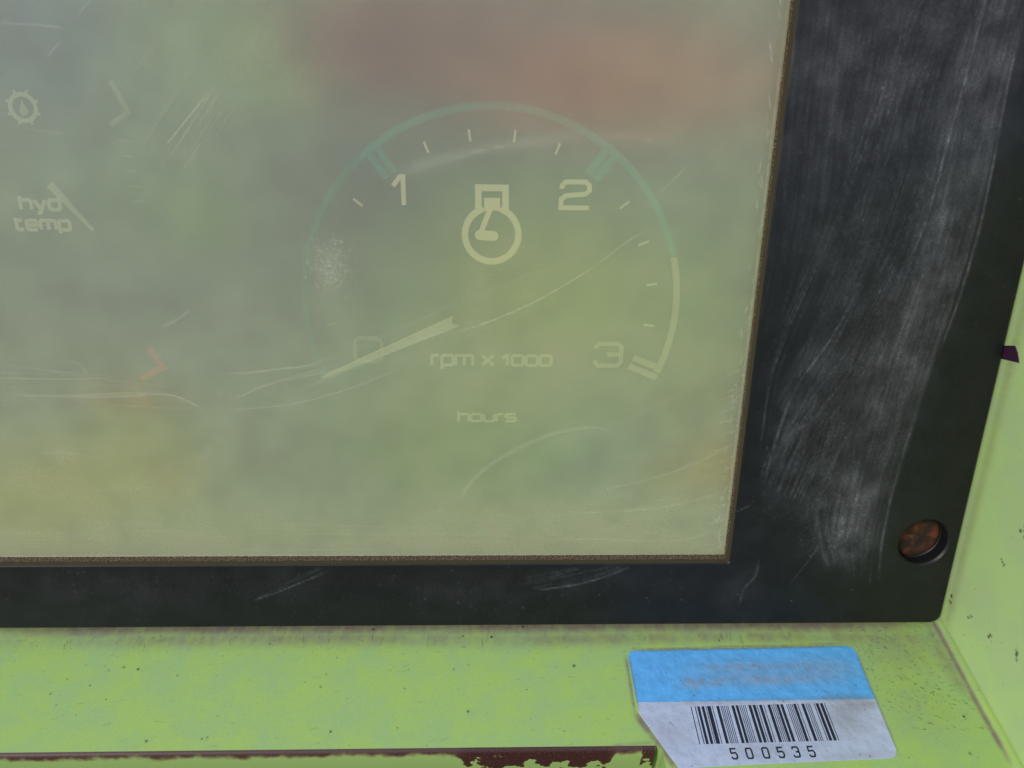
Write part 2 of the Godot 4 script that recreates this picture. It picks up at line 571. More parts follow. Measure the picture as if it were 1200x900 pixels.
func make_window_materials() -> void:
	var S := Layer.new(FILM_RECT, 7.0, rng)
	var w := S.w
	var h := S.h
	S.spread = 1.7
	# long wiping scratches
	S.line([-13.3, 72.46, -5.58, 75.15, 3.52, 79.13, 11.56, 83.78, 17.71, 87.8], 0.10, 0.75, 0.4)
	S.line([17.71, 87.8, 20.81, 90.33, 23.71, 92.65, 27.98, 95.32], 0.09, 0.6, 0.4)
	S.line([29.59, 102.2, 32.5, 105.26, 34.73, 107.61], 0.09, 0.5, 0.3)
	S.line([-39.8, 66.97, -29.47, 71.24, -14.67, 78.09, -0.19, 84.06, 17.55, 91.01], 0.10, 0.30, 0.6)
	S.line([-62.16, 63.58, -57.56, 63.6, -50.11, 64.6, -46.02, 65.01, -40.78, 66.2], 0.12, 0.7, 0.5)
	S.line([-60.98, 57.47, -54.16, 60.67, -44.7, 63.06, -35.34, 64.66], 0.12, 0.5, 0.5)
	S.line([-63.11, 55.05, -56.53, 55.47, -47.06, 56.7, -35.6, 60.13, -24.21, 64.71], 0.12, 0.45, 0.5)
	S.line([-56.11, 59.67, -48.43, 62.66, -39.01, 65.04], 0.10, 0.45, 0.4)
	S.line([-45.85, 60.1, -37.25, 63.68, -27.79, 67.8, -18.45, 71.87, -12.92, 73.23], 0.16, 0.35, 0.4)
	S.line([-110.7, 62.24, -103.48, 62.07, -94.39, 62.1, -87.06, 62.32], 0.10, 0.55, 0.5)
	S.line([-111.51, 58.32, -100.58, 58.15, -87.75, 57.99, -76.6, 58.62, -72.13, 57.44, -68.15, 55.04], 0.16, 0.55, 0.4)
	S.line([-102.45, 57.95, -89.49, 58.58, -77.46, 59.01], 0.14, 0.5, 0.4)
	S.line([-95.48, 66.16, -92.94, 65.21, -92.25, 62.89], 0.16, 0.4, 0.5)
	S.line([-108.3, 65.14, -103.04, 64.39, -96.87, 63.45, -90.61, 62.89], 0.20, 0.25, 0.5)
	S.line([-76.6, 58.62, -73.88, 58.23, -70.38, 56.64, -68.48, 55.44], 0.12, 0.4, 0.5)
	S.line([-105.97, 44.32, -101.23, 44.53, -95.61, 44.32], 0.12, 0.4, 0.5)
	S.line([-93.37, 34.95, -87.46, 35.81, -79.73, 36.02], 0.12, 0.3, 0.5)
	S.bundle([-109.98, 65.71, -99.27, 65.18, -86.84, 63.68, -74.32, 61.78], [-112.22, 54.94, -101.17, 54.96, -88.17, 55.39, -69.7, 54.63], 60, 0.12, 0.25, 0.6)
	S.bundle([-113.9, 46.81, -91.25, 47.86, -76.34, 46.84], [-116.98, 31.94, -93.69, 32.99, -77.92, 35.15], 40, 0.13, 0.2, 0.6)
	S.bundle([-62.56, 60.05, -46.39, 65.01, -27.61, 71.82, -7.39, 80.35], [-62.4, 53.03, -43.28, 57.11, -24.19, 65.1, -0.1, 76.69], 50, 0.1, 0.22, 0.6)
	# the large faint arcs left by a cloth
	S.line([-12.51, 31.32, -9.88, 36.17, -5.54, 40.95, 2.22, 46.07, 9.91, 49.44, 17.6, 50.91, 23.07, 50.08], 0.28, 0.38, 0.5)
	S.line([0.29, 45.22, 7.99, 48.81, 15.67, 50.7, 23.84, 50.29], 0.12, 0.45, 0.5)
	S.line([-25.32, 104.97, -17.55, 107.69, -7.31, 110.41, 2.87, 111.99, 13.89, 113.25], 0.75, 0.30, 0.5)
	S.line([-12.43, 108.72, -7.31, 110.25, -0.86, 111.46], 0.35, 0.5, 0.8)
	S.line([14.74, 113.26, 23.26, 113.36, 29.34, 112.14, 32.74, 112.67], 0.4, 0.16, 0.8)
	S.line([8.04, 46.92, 19.58, 50.08, 34.57, 57.32, 47.22, 65.38], 0.5, 0.12, 0.5)
	S.line([20.32, 35.04, 32.13, 37.89, 41.79, 41.59, 51.15, 46.96], 0.16, 0.35, 0.5)
	S.line([12.55, 29.03, 28.66, 29.9, 40.66, 31.68, 50.45, 35.01], 0.16, 0.4, 0.5)
	S.line([8.71, 22.18, 25.06, 22.13, 39.48, 21.62, 50.5, 24.83], 0.16, 0.35, 0.5)
	S.line([37, 39.42, 39.85, 40.94, 42.08, 42.67], 0.12, 0.5, 0.5)
	S.bundle([8.51, 29.49, 28.33, 35.04, 49.18, 46.96], [8.82, 17.98, 31.42, 19.07, 51.04, 29.4], 70, 0.11, 0.22, 0.5)
	S.bundle([-117.44, 29.74, -78.96, 27.44, -35.58, 26.2, 0.53, 24.97], [-119.77, 18.5, -80.19, 18.34, -36, 18.63, 0.61, 18.49], 80, 0.12, 0.24, 0.5)
	S.bundle([-106.89, 24.14, -96.73, 26.36, -85.71, 28.12], [-107.19, 22.56, -97, 24.79, -85.88, 27.01], 6, 0.12, 0.5, 0.4)
	# the hatched patch of parallel scratches and looser ones like it
	S.bundle([-70.78, 106.6, -63.89, 114.67, -58.12, 121.7], [-64.18, 105.86, -58.29, 113.16, -52.67, 119.48], 46, 0.07, 0.55, 0.4)
	S.line([-68.55, 110.65, -64.71, 114.66, -59.08, 120.47], 0.09, 0.7, 0.2)
	S.line([-88.76, 126.08, -87.21, 127.58, -85.51, 129.07], 0.08, 0.5, 0.2)
	S.line([-81.95, 133.19, -80.45, 134.64, -78.64, 136.1], 0.08, 0.4, 0.2)
	S.line([-96.22, 132.1, -93.15, 131.86, -89.73, 131.77, -84.65, 131.27], 0.12, 0.4, 0.4)
	S.line([-95.23, 113.34, -90.44, 112.77, -88.03, 112.48], 0.1, 0.35, 0.4)
	S.bundle([-91.78, 105.55, -75.72, 122.98, -60.75, 139.21], [-46.47, 106.05, -36.8, 123.52, -26.23, 139.79], 90, 0.09, 0.2, 0.5)
	S.bundle([-83.31, 62.92, -74.93, 70.63, -64.78, 79.97], [-79.94, 60.98, -70.54, 69.71, -61.43, 78.17], 34, 0.10, 0.24, 0.5)
	S.line([-74.49, 73.83, -71.62, 75.15, -68.3, 77.39], 0.2, 0.4, 0.6)
	S.bundle([-7.37, 89.39, 10.1, 99.97, 33.24, 116.69], [3.46, 82.26, 27.88, 96.71, 49.38, 110.42], 60, 0.09, 0.17, 0.5)
	# scuffed white spots
	S.speckle(0, 0.1, 0.1, 0.1)
	var A := [-38.52, 85.94, -37.08, 89.15, -39.3, 82.33, -40.32, 77.93, -68.4, 45.18, -70.36, 41.59, -77.29, 122.2, -43.39, 122.67]
	for j in 240:
		var at := Vector2(A[0], A[1]).lerp(Vector2(A[2], A[3]), rng.randf_range(-0.6, 1.2)) + Vector2(rng.randfn(0, 2.2), rng.randfn(0, 2.6))
		S.dot(S.px(at), rng.randf_range(0.6, 1.5), rng.randf_range(0.25, 0.75))
	for j in 60:
		var at := Vector2(A[8], A[9]).lerp(Vector2(A[10], A[11]), rng.randf()) + Vector2(rng.randfn(0, 0.8), rng.randfn(0, 0.9))
		S.dot(S.px(at), rng.randf_range(0.6, 1.2), rng.randf_range(0.2, 0.6))
	for j in 260:
		var at := Vector2(A[14], A[15]) + Vector2(rng.randfn(-3, 6), rng.randfn(1, 4))
		S.dot(S.px(at), rng.randf_range(0.5, 1.0), rng.randf_range(0.15, 0.5))
	S.blob(A[0], A[1], 3.0, 4.4, 0.22, 10)
	S.blob(A[2], A[3], 2.4, 3.0, 0.10)
	S.blob(A[8], A[9], 1.5, 1.5, 0.08)
	S.speckle(420, 0.03, 0.09, 0.5)
	S.speckle(60, 0.06, 0.12, 0.95)
	# nicks along the right edge and the pale worn rim
	for j in 46:
		var v := rng.randf_range(17.5, 140)
		var p := Vector2(rng.randf_range(49.4, 51.2), v)
		var q := p + Vector2(rng.randf_range(-0.9, 0.9), rng.randf_range(0.4, 3.0))
		S.line([p.x, p.y, q.x, q.y], 0.09, rng.randf_range(0.3, 1.0), 0.4)
	for j in 26:
		var v := rng.randf_range(17.5, 70)
		var p := Vector2(51.4, v + 1.5)
		S.line([p.x, p.y, p.x - rng.randf_range(1, 5), p.y - rng.randf_range(0.8, 3)], 0.09, rng.randf_range(0.2, 0.6), 0.4)
	S.line([51.5, 17, 51.5, 60, 51.5, 141], 0.14, 0.7, 0.5)
	S.line([-130, 17.9, -40, 17.8, 51, 17.6], 0.22, 0.75, 0.5)
	# low and wide: haze tint with reflections painted in, and haze thickness, in eighths
	var lw := 186
	var lh := 127
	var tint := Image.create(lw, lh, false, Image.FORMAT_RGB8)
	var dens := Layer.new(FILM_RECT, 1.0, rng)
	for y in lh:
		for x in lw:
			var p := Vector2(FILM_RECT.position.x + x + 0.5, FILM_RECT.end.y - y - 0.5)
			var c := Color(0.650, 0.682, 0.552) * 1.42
			for s in REFLECTION_TINTS:
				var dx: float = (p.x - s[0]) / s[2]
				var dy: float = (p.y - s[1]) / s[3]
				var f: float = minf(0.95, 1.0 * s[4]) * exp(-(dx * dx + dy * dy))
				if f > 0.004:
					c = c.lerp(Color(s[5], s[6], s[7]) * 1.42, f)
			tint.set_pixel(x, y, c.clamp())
			dens.a[y * lw + x] = 0.84
	for s in THICK:
		dens.blob(s[0], s[1], s[2], s[3], s[4])
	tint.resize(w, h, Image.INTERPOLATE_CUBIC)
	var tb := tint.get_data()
	var db := dens.grown(w, h)
	var cloud := noise(w, h, 0.010, 4, 21)
	var grit := noise(w, h, 0.22, 3, 22)
	var streaks := noise(w, h, 0.05, 4, 24, 9, 1)
	var wipe := noise(w, h, 0.02, 4, 23, 5, 1)
	var out := PackedByteArray()
	out.resize(w * h * 4)
	var sc := PackedByteArray()
	sc.resize(w * h * 2)
	for i in w * h:
		var s := clampf(S.a[i], 0.0, 1.0)
		var g := grit[i] / 255.0 - 0.5
		var m := cloud[i] / 255.0 - 0.5
		var wv := wipe[i] / 255.0 - 0.5
		var d := db[i] / 255.0 * (1.0 + 0.16 * m + 0.03 * wv + 0.06 * g)
		var st := streaks[i] / 255.0 - 0.55
		var lum := 1.0 + 0.02 * wv + 0.04 * g + 0.07 * m
		var j := i * 4
		var k := i * 3
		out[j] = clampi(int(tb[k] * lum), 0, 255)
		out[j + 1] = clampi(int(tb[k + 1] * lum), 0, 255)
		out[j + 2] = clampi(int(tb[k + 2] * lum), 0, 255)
		out[j + 3] = clampi(int(d * 255.0), 0, 255)
		sc[i * 2] = 255
		sc[i * 2 + 1] = clampi(int((s * (1.3 + 1.6 * g) + 0.15 * maxf(0.0, g - 0.08) + 0.10 * maxf(0.0, st)) * 255.0), 0, 255)
	scratches = StandardMaterial3D.new()
	scratches.resource_name = "pale_scratches"
	scratches.transparency = BaseMaterial3D.TRANSPARENCY_ALPHA
	scratches.albedo_color = Color(0.98, 0.97, 0.88, 0.29)
	scratches.albedo_texture = texture(Image.create_from_data(w, h, false, Image.FORMAT_LA8, sc))
	scratches.roughness = 0.7
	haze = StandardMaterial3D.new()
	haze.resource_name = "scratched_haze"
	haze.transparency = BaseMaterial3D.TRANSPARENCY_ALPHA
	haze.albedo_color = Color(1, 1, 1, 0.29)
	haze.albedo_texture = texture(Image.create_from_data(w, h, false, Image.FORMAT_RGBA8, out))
	haze.roughness = 0.8
	haze.metallic_specular = 0.2
	pane_glass = StandardMaterial3D.new()
	pane_glass.resource_name = "frosted_pane"
	pane_glass.transparency = BaseMaterial3D.TRANSPARENCY_ALPHA
	pane_glass.albedo_color = Color(0.93, 0.94, 0.84, 0.10)
	pane_glass.roughness = 0.2

const REFLECTION_TINTS := [[-77.5, 100.8, 70, 36, 0.45, 0.6, 0.66, 0.565], [-89.8, 133.1, 20, 20, 0.7, 0.55, 0.585, 0.61], [-57.4, 127.7, 26, 14, 0.35, 0.66, 0.74, 0.56], [-44.2, 122.7, 7, 7, 0.7, 0.68, 0.8, 0.54], [-51.0, 127.8, 14, 8, 0.35, 0.67, 0.78, 0.56], [-49.4, 127.8, 12, 9, 0.5, 0.66, 0.8, 0.54], [-63.1, 96.7, 6, 6, 0.6, 0.62, 0.76, 0.46], [-66.6, 100.0, 16, 12, 0.25, 0.62, 0.74, 0.48], [-25.1, 128.5, 16, 10, 0.85, 0.61, 0.42, 0.38], [-10.5, 129.9, 26, 9, 0.85, 0.64, 0.44, 0.385], [7.4, 131.7, 26, 13, 0.45, 0.62, 0.5, 0.44], [16.8, 122.1, 28, 7.5, 0.8, 0.82, 0.54, 0.41], [26.7, 124.1, 14, 8, 0.8, 0.9, 0.6, 0.42], [12.6, 123.0, 14, 6, 0.5, 0.8, 0.47, 0.38], [5.9, 125.6, 30, 14, 0.35, 0.68, 0.53, 0.45], [42.4, 126.2, 18, 14, 0.55, 0.66, 0.56, 0.46], [-7.2, 134.4, 40, 9, 0.3, 0.6, 0.54, 0.48], [-35.1, 97.8, 20, 22, 0.45, 0.56, 0.57, 0.5], [-23.3, 89.3, 22, 18, 0.4, 0.58, 0.6, 0.5], [-0.3, 89.4, 20, 14, 0.7, 0.67, 0.8, 0.43], [7.2, 76.7, 34, 18, 0.65, 0.67, 0.8, 0.45], [-7.5, 53.1, 28, 19, 0.7, 0.66, 0.8, 0.47], [17.9, 84.2, 20, 14, 0.5, 0.64, 0.74, 0.42], [3.1, 98.2, 14, 8, 0.4, 0.62, 0.74, 0.46], [-18.7, 61.2, 10, 8, 0.4, 0.64, 0.8, 0.52], [-11.4, 42.7, 22, 12, 0.55, 0.62, 0.76, 0.46], [41.5, 84.4, 14, 24, 0.5, 0.62, 0.7, 0.44], [18.0, 42.7, 22, 10, 0.45, 0.58, 0.66, 0.52], [47.8, 41.6, 8, 7, 0.75, 0.76, 0.68, 0.44], [38.1, 38.3, 9, 6, 0.45, 0.72, 0.7, 0.46], [41.9, 61.4, 12, 16, 0.4, 0.66, 0.68, 0.46], [-96.6, 38.4, 30, 12, 0.7, 0.72, 0.75, 0.47], [-60.0, 20.6, 90, 8, 0.5, 0.74, 0.76, 0.54], [20.8, 24.9, 50, 10, 0.4, 0.72, 0.75, 0.54], [-82.0, 46.8, 12, 12, 0.5, 0.7, 0.72, 0.44], [-84.2, 57.0, 9, 5, 0.5, 0.74, 0.66, 0.44], [-111.7, 29.7, 22, 10, 0.6, 0.7, 0.72, 0.46], [-77.5, 38.4, 6, 6, 0.4, 0.74, 0.66, 0.46], [-58.2, 38.4, 22, 14, 0.4, 0.6, 0.64, 0.5], [-89.5, 79.8, 40, 12, 0.35, 0.6, 0.61, 0.54], [-31.8, 22.8, 60, 7, 0.3, 0.64, 0.7, 0.52]]  # haze tints, with the lime, red and salmon reflections painted in
const THICK := [[-98.1, 29.7, 50, 18, 0.2], [-19.7, 20.4, 70, 10, 0.2], [33.1, 24.9, 40, 14, 0.14], [7.3, 74.8, 32, 20, 0.16], [-7.5, 51.1, 24, 16, 0.06], [-34.9, 101.2, 28, 24, -0.26], [-21.7, 83.9, 18, 16, -0.12], [20.2, 106.8, 22, 16, -0.16], [-89.2, 81.6, 40, 12, -0.12], [-92.5, 127.2, 26, 16, -0.04], [-17.2, 123.8, 26, 14, -0.18], [-14.2, 106.4, 26, 12, -0.2], [41.9, 98.6, 14, 26, -0.12], [-37.7, 84.7, 7, 8, 0.12], [25.9, 123.6, 20, 8, 0.1], [-71.7, 105.8, 30, 18, -0.03], [-45.0, 122.6, 9, 8, 0.08], [-34.7, 42.7, 20, 14, -0.1]]

func make_housing_materials() -> void:
	# ledge: worn lime paint, greyed by wiped-in dust, with black specks
	var K := Layer.new(LEDGE_RECT, 6.0, rng)       # dark marks
	var w := K.w
	var h := K.h
	K.speckle(330, 0.06, 0.16, 0.75)
	K.speckle(70, 0.15, 0.30, 0.95)
	K.speckle(420, 0.05, 0.11, 0.6, Rect2(-120, -7, 230, 7))
	K.speckle(200, 0.05, 0.13, 0.7, Rect2(84, -22, 20, 22))
	for j in 170:
		var p := Vector2(rng.randf_range(84, 105), rng.randf_range(-26, 0))
		K.line([p.x, p.y, p.x + rng.randf_range(0.2, 0.9), p.y - rng.randf_range(0.1, 0.5)], 0.06, rng.randf_range(0.2, 0.75), 0.3)
	for q in [[-102.55, 20.16, -103.74, 23.38, -104.8, 25.96], [-102.46, 19.58, -103.38, 21.5, -104.83, 23], [-42.27, 26.63, -43.84, 27.89], [-84.25, 9.75, -80.19, 10.22]]:
		K.line(q, 0.16, 0.5, 0.8)
		K.line(q, 0.5, 0.16, 0.8)
	for q in [[-62.1, 23.81], [-61.9, 25.13], [-59.33, 22.52], [-20.22, 21.57], [-6.44, 7.79], [-104.81, 5.88], [-93.39, 2.37], [3.48, 0.54], [98.85, 1.47]]:
		K.dot(K.px(Vector2(q[0], q[1])), rng.randf_range(1.3, 2.0), 1.0)
	for j in 60:
		var x := rng.randf_range(-125, 105)
		K.line([x, -rng.randf_range(0, 3.5), x + rng.randf_range(-0.8, 0.8), -rng.randf_range(1, 5)], 0.07, rng.randf_range(0.2, 0.7), 0.6)
	for j in 130:       # scraped wisps
		var p := Vector2(rng.randf_range(-125, 30), -rng.randf_range(2, 29))
		K.line([p.x, p.y, p.x + rng.randf_range(0.5, 2.6), p.y + rng.randf_range(-0.3, 0.9)], 0.09, rng.randf_range(0.06, 0.3), 0.8)
	var G := Layer.new(LEDGE_RECT, 2.0, rng)       # grey-brown dirt, with sticker rim shade painted in
	G.line([-130, 0.6, 0, 0.6, 104, 0.6], 2.3, 0.85, 0.25)
	G.line([-130, -2.6, -40, -2.2, 0, -3.0, 50, -2.4, 104, -3.0], 2.2, 0.5, 0.5)
	G.line([106.2, 6, 106.2, -10, 106.1, -22, 106.3, -34], 0.55, 0.95, 0.2)
	G.line([104.6, 2, 104.4, -8, 104.8, -18], 1.8, 0.34, 0.4)
	# dirt along the sticker's rim, with contact shade painted in
	G.line([27.6, -7, 27.7, -21.8], 0.35, 0.7, 0.2)
	G.line([28, -6.0, 55, -5.4, 83, -4.8], 0.35, 0.7, 0.2)
	G.line([83.6, -6, 83.0, -32], 0.3, 0.45, 0.2)
	G.line([27.8, -21.6, 31.5, -28, 34.6, -33.6], 0.8, 0.8, 0.3)
	G.line([19, -29.5, 25, -28.6, 31, -28.2], 0.5, 0.45, 0.6)
	G.blob(95, -6, 12, 6, 0.25)
	G.blob(92, -20, 10, 9, 0.12)
	var dirt_shade := G.grown(w, h)
	var ox := noise(w, h, 0.014, 4, 41)
	var ox2 := noise(w, h, 0.05, 4, 42)
	var fine := noise(w, h, 0.25, 3, 43)
	var rgb := PackedByteArray()
	rgb.resize(w * h * 3)
	for i in w * h:
		var o := smoothstep(0.18, 0.82, ox[i] / 255.0 * 0.7 + ox2[i] / 255.0 * 0.3)
		var f := fine[i] / 255.0 - 0.5
		var g := clampf(dirt_shade[i] / 255.0 * (0.8 + 0.8 * (ox2[i] / 255.0)), 0.0, 1.0)
		var k := clampf(K.a[i], 0.0, 1.0)
		var r := lerpf(160, 152, o) + 10.0 * f
		var gg := lerpf(191, 185, o) + 10.0 * f
		var b := lerpf(100, 118, o) + 12.0 * f
		r = lerpf(lerpf(r, 120, g), 24, k)
		gg = lerpf(lerpf(gg, 112, g), 28, k)
		b = lerpf(lerpf(b, 98, g), 26, k)
		rgb[i * 3] = clampi(int(r), 0, 255)
		rgb[i * 3 + 1] = clampi(int(gg), 0, 255)
		rgb[i * 3 + 2] = clampi(int(b), 0, 255)
	lime_ledge = matte(Color.WHITE, 0.5, "worn_lime_paint")
	lime_ledge.albedo_texture = texture(Image.create_from_data(w, h, false, Image.FORMAT_RGB8, rgb))
	lime_ledge.heightmap_enabled = true
	lime_ledge.heightmap_scale = 0.003
	var hb := PackedByteArray()
	hb.resize(w * h)
	for i in w * h:
		hb[i] = clampi(int(ox2[i] * 0.7 + fine[i] * 0.2 - 90.0 * clampf(K.a[i], 0, 1)), 0, 255)
	lime_ledge.heightmap_texture = texture(Image.create_from_data(w, h, false, Image.FORMAT_L8, hb))
	# side wall
	var V := Layer.new(WALL_RECT, 5.0, rng)
	w = V.w
	h = V.h
	V.speckle(70, 0.06, 0.16, 0.6)
	for q in [[12.17, 14.27, 12.86, 12.03], [18.78, 18.73, 19.84, 16.56], [-1.44, 8.54, -0.56, 6.35], [5.5, 10.97, 6.13, 9.2], [4.33, 39.49, 4.28, 38.35], [4.09, 29.38, 5.12, 29.8]]:
		for j in 4:
			var p := Vector2(q[0], q[1]).lerp(Vector2(q[2], q[3]), rng.randf()) + Vector2(rng.randfn(0, 0.35), rng.randfn(0, 0.6))
			V.dot(V.px(p), rng.randf_range(0.7, 1.9), rng.randf_range(0.4, 0.95))
	for j in 30:
		var p := Vector2(rng.randf_range(0, 50), rng.randf_range(0, 30))
		V.line([p.x, p.y, p.x + rng.randf_range(-1, 1), p.y + rng.randf_range(-1.5, 1.5)], 0.1, rng.randf_range(0.1, 0.4), 0.6)
	var U := Layer.new(WALL_RECT, 2.0, rng)
	U.line([2.5, -2, -4, 16, -14, 46, -32, 98], 1.6, 0.30, 0.3)  # olive shade beside the bezel painted into the wall colour
	U.line([-2, 0.2, 20, 0.2, 60, 0.2], 0.7, 0.5, 0.3)
	var wg := U.grown(w, h)
	ox = noise(w, h, 0.012, 3, 51)
	rgb = PackedByteArray()
	rgb.resize(w * h * 3)
	for i in w * h:
		var o := smoothstep(0.3, 0.7, ox[i] / 255.0)
		var g := wg[i] / 255.0
		var k := clampf(V.a[i], 0.0, 1.0)
		rgb[i * 3] = int(lerpf(lerpf(lerpf(183, 181, o), 120, g), 30, k))
		rgb[i * 3 + 1] = int(lerpf(lerpf(lerpf(212, 206, o), 120, g), 34, k))
		rgb[i * 3 + 2] = int(lerpf(lerpf(lerpf(142, 148, o), 66, g), 26, k))
	lime_wall = matte(Color.WHITE, 0.42, "lime_paint")
	lime_wall.albedo_texture = texture(Image.create_from_data(w, h, false, Image.FORMAT_RGB8, rgb))
	lime_plain = matte(Color(0.62, 0.74, 0.43), 0.45, "plain_lime_paint")
	# front flange: maroon primer where the lime has flaked away
	w = 1920
	h = 128
	var edge := noise(w, h, 0.022, 4, 61)
	var scum := noise(w, h, 0.2, 3, 62)
	rgb = PackedByteArray()
	rgb.resize(w * h * 3)
	var bump := PackedByteArray()
	bump.resize(w * h)
	for y in h:
		for x in w:
			var i := y * w + x
			var mm := FLANGE_RECT.position.x + x / 8.0
			var down := y / 8.0
			var e := edge[i] / 255.0
			var bare := smoothstep(-12.0, -9.0, mm) * (1.0 - smoothstep(20.0, 23.0, mm))
			if mm > 28.0: bare = 1.0
			# how far down the paint has gone: a soft worn strip on the left, a ragged bare patch on the right
			var from := lerpf(1.7, 5.2, bare) - (e - 0.5) * lerpf(1.6, 9.0, bare)
			var soft := lerpf(0.8, 0.12, bare)
			var lime := smoothstep(-soft, soft, down - maxf(from, 1.0))
			var halo := smoothstep(-0.9, 0.0, down - maxf(from, 1.0))
			var s := scum[i] / 255.0
			var c := Color(0.30, 0.20, 0.19).lerp(Color(0.24, 0.10, 0.105), bare).lerp(Color(0.42, 0.24, 0.21), s * s * 0.8)
			c = c.lerp(Color(0.46, 0.36, 0.20), halo * 0.5)
			if s > 0.68: c = c.lerp(Color(0.62, 0.55, 0.54), (s - 0.68) * 1.8)
			c = c.lerp(Color(0.64, 0.75, 0.44), lime)
			if down < 1.1: c = c.lerp(Color(0.17, 0.13, 0.10), 0.45 * s)
			rgb[i * 3] = int(c.r * 255)
			rgb[i * 3 + 1] = int(c.g * 255)
			rgb[i * 3 + 2] = int(c.b * 255)
			bump[i] = clampi(int(60 + 150 * lime + 30 * s), 0, 255)
	flange_paint = matte(Color.WHITE, 0.5, "flaking_paint")
	flange_paint.albedo_texture = texture(Image.create_from_data(w, h, false, Image.FORMAT_RGB8, rgb))
	flange_paint.heightmap_enabled = true
	flange_paint.heightmap_scale = 0.02
	flange_paint.heightmap_texture = texture(Image.create_from_data(w, h, false, Image.FORMAT_L8, bump))

func make_sticker_material() -> void:
	var K := Layer.new(STICKER_RECT, 14.0, rng)     # dark specks
	var w := K.w
	var h := K.h
	K.speckle(420, 0.05, 0.11, 0.6)
	K.speckle(26, 0.1, 0.2, 0.9)
	for z in [Rect2(8, -18, 12, 6), Rect2(2, -20, 10, 8), Rect2(30, -13, 25, 2), Rect2(42, -19, 8, 8), Rect2(10, -9, 32, 6), Rect2(20, -24, 14, 3)]:
		K.speckle(110, 0.04, 0.10, 0.5, z)
	K.line([24.6, -8.5, 24.5, -13.5], 0.05, 0.5, 0.4)
	K.line([6.5, -17.5, 7.4, -18.5], 0.09, 0.8, 0.1)
	var F := Layer.new(STICKER_RECT, 14.0, rng)     # two lines of worn print, too faded to read
	for row in [[17, 42, -4.7, 0.7, 46, 54], [12, 42, -8.4, 1.1, 43, 44]]:
		var x: float = row[0]
		while x < row[1]:
			var cw := rng.randf_range(0.5, 1.0)
			if rng.randf() < 0.85:
				for j in 3:
					var p := Vector2(x + rng.randf() * cw, row[2] + rng.randf_range(-1, 1) * row[3])
					var q := Vector2(x + rng.randf() * cw, row[2] + rng.randf_range(-1, 1) * row[3])
					F.line([p.x, p.y, q.x, q.y], 0.14, rng.randf_range(0.5, 1.0), 0.5)
			x += cw + 0.25
	F.blob(27, -5.5, 13, 2.8, 0.3)
	F.blob(14, -9, 3.0, 1.4, 0.3)
	F.blob(46, -6, 7, 3, 0.35)
	F.blob(30, -8.6, 12, 1.6, 0.25)
	var G := Layer.new(STICKER_RECT, 3.0, rng)      # grey-brown dirt, with edge shade painted in
	G.line([8, -13.4, 20, -13.3, 40, -13.2, 55, -13.0], 0.7, 0.22, 0.4)
	G.blob(46, -17, 4, 4, 0.28)
	G.blob(51, -14.5, 4, 1.6, 0.30)
	G.blob(25, -24.5, 9, 2, 0.14)
	G.blob(44, -26, 8, 1.2, 0.14)
	G.blob(6, -20, 5, 4, 0.16)
	G.blob(34, -20, 14, 5, 0.10)
	G.line([0.2, -1, 0.2, -15], 0.3, 0.5, 0.3)
	G.line([1, -0.2, 30, -0.2, 54, -0.2], 0.25, 0.55, 0.3)
	G.line([54.9, -2, 54.6, -26], 0.3, 0.3, 0.3)
	var dirt_shade := G.grown(w, h)
	var mott := noise(w, h, 0.02, 4, 71)
	var rgb := PackedByteArray()
	rgb.resize(w * h * 3)
	for y in h:
		for x in w:
			var i := y * w + x
			var m := mott[i] / 255.0 - 0.5
			var blue := 1.0 if y / 14.0 < 12.9 + 0.012 * (x / 14.0) else 0.0
			var c := Color(0.70, 0.74, 0.85).lerp(Color(0.35, 0.66, 0.92), blue)
			var s := clampf(F.a[i], 0, 1) * blue
			c = c.lerp(Color(0.60, 0.53, 0.56), s)
			c = c.lerp(Color(0.42, 0.38, 0.36), clampf(dirt_shade[i] / 255.0 * (1.0 + m), 0, 1))
			c = c.lerp(Color(0.25, 0.2, 0.18), clampf(K.a[i], 0, 1) * 0.8)
			c = c * (1.0 + 0.10 * m)
			rgb[i * 3] = clampi(int(c.r * 255), 0, 255)
			rgb[i * 3 + 1] = clampi(int(c.g * 255), 0, 255)
			rgb[i * 3 + 2] = clampi(int(c.b * 255), 0, 255)
	sticker_paper = matte(Color.WHITE, 0.45, "printed_label")
	sticker_paper.albedo_texture = texture(Image.create_from_data(w, h, false, Image.FORMAT_RGB8, rgb))
	sticker_paper.heightmap_enabled = true
	sticker_paper.heightmap_scale = 0.015
	sticker_paper.heightmap_texture = texture(Image.create_from_data(w, h, false, Image.FORMAT_L8, mott))

# ---------------------------------------------------------------- the things

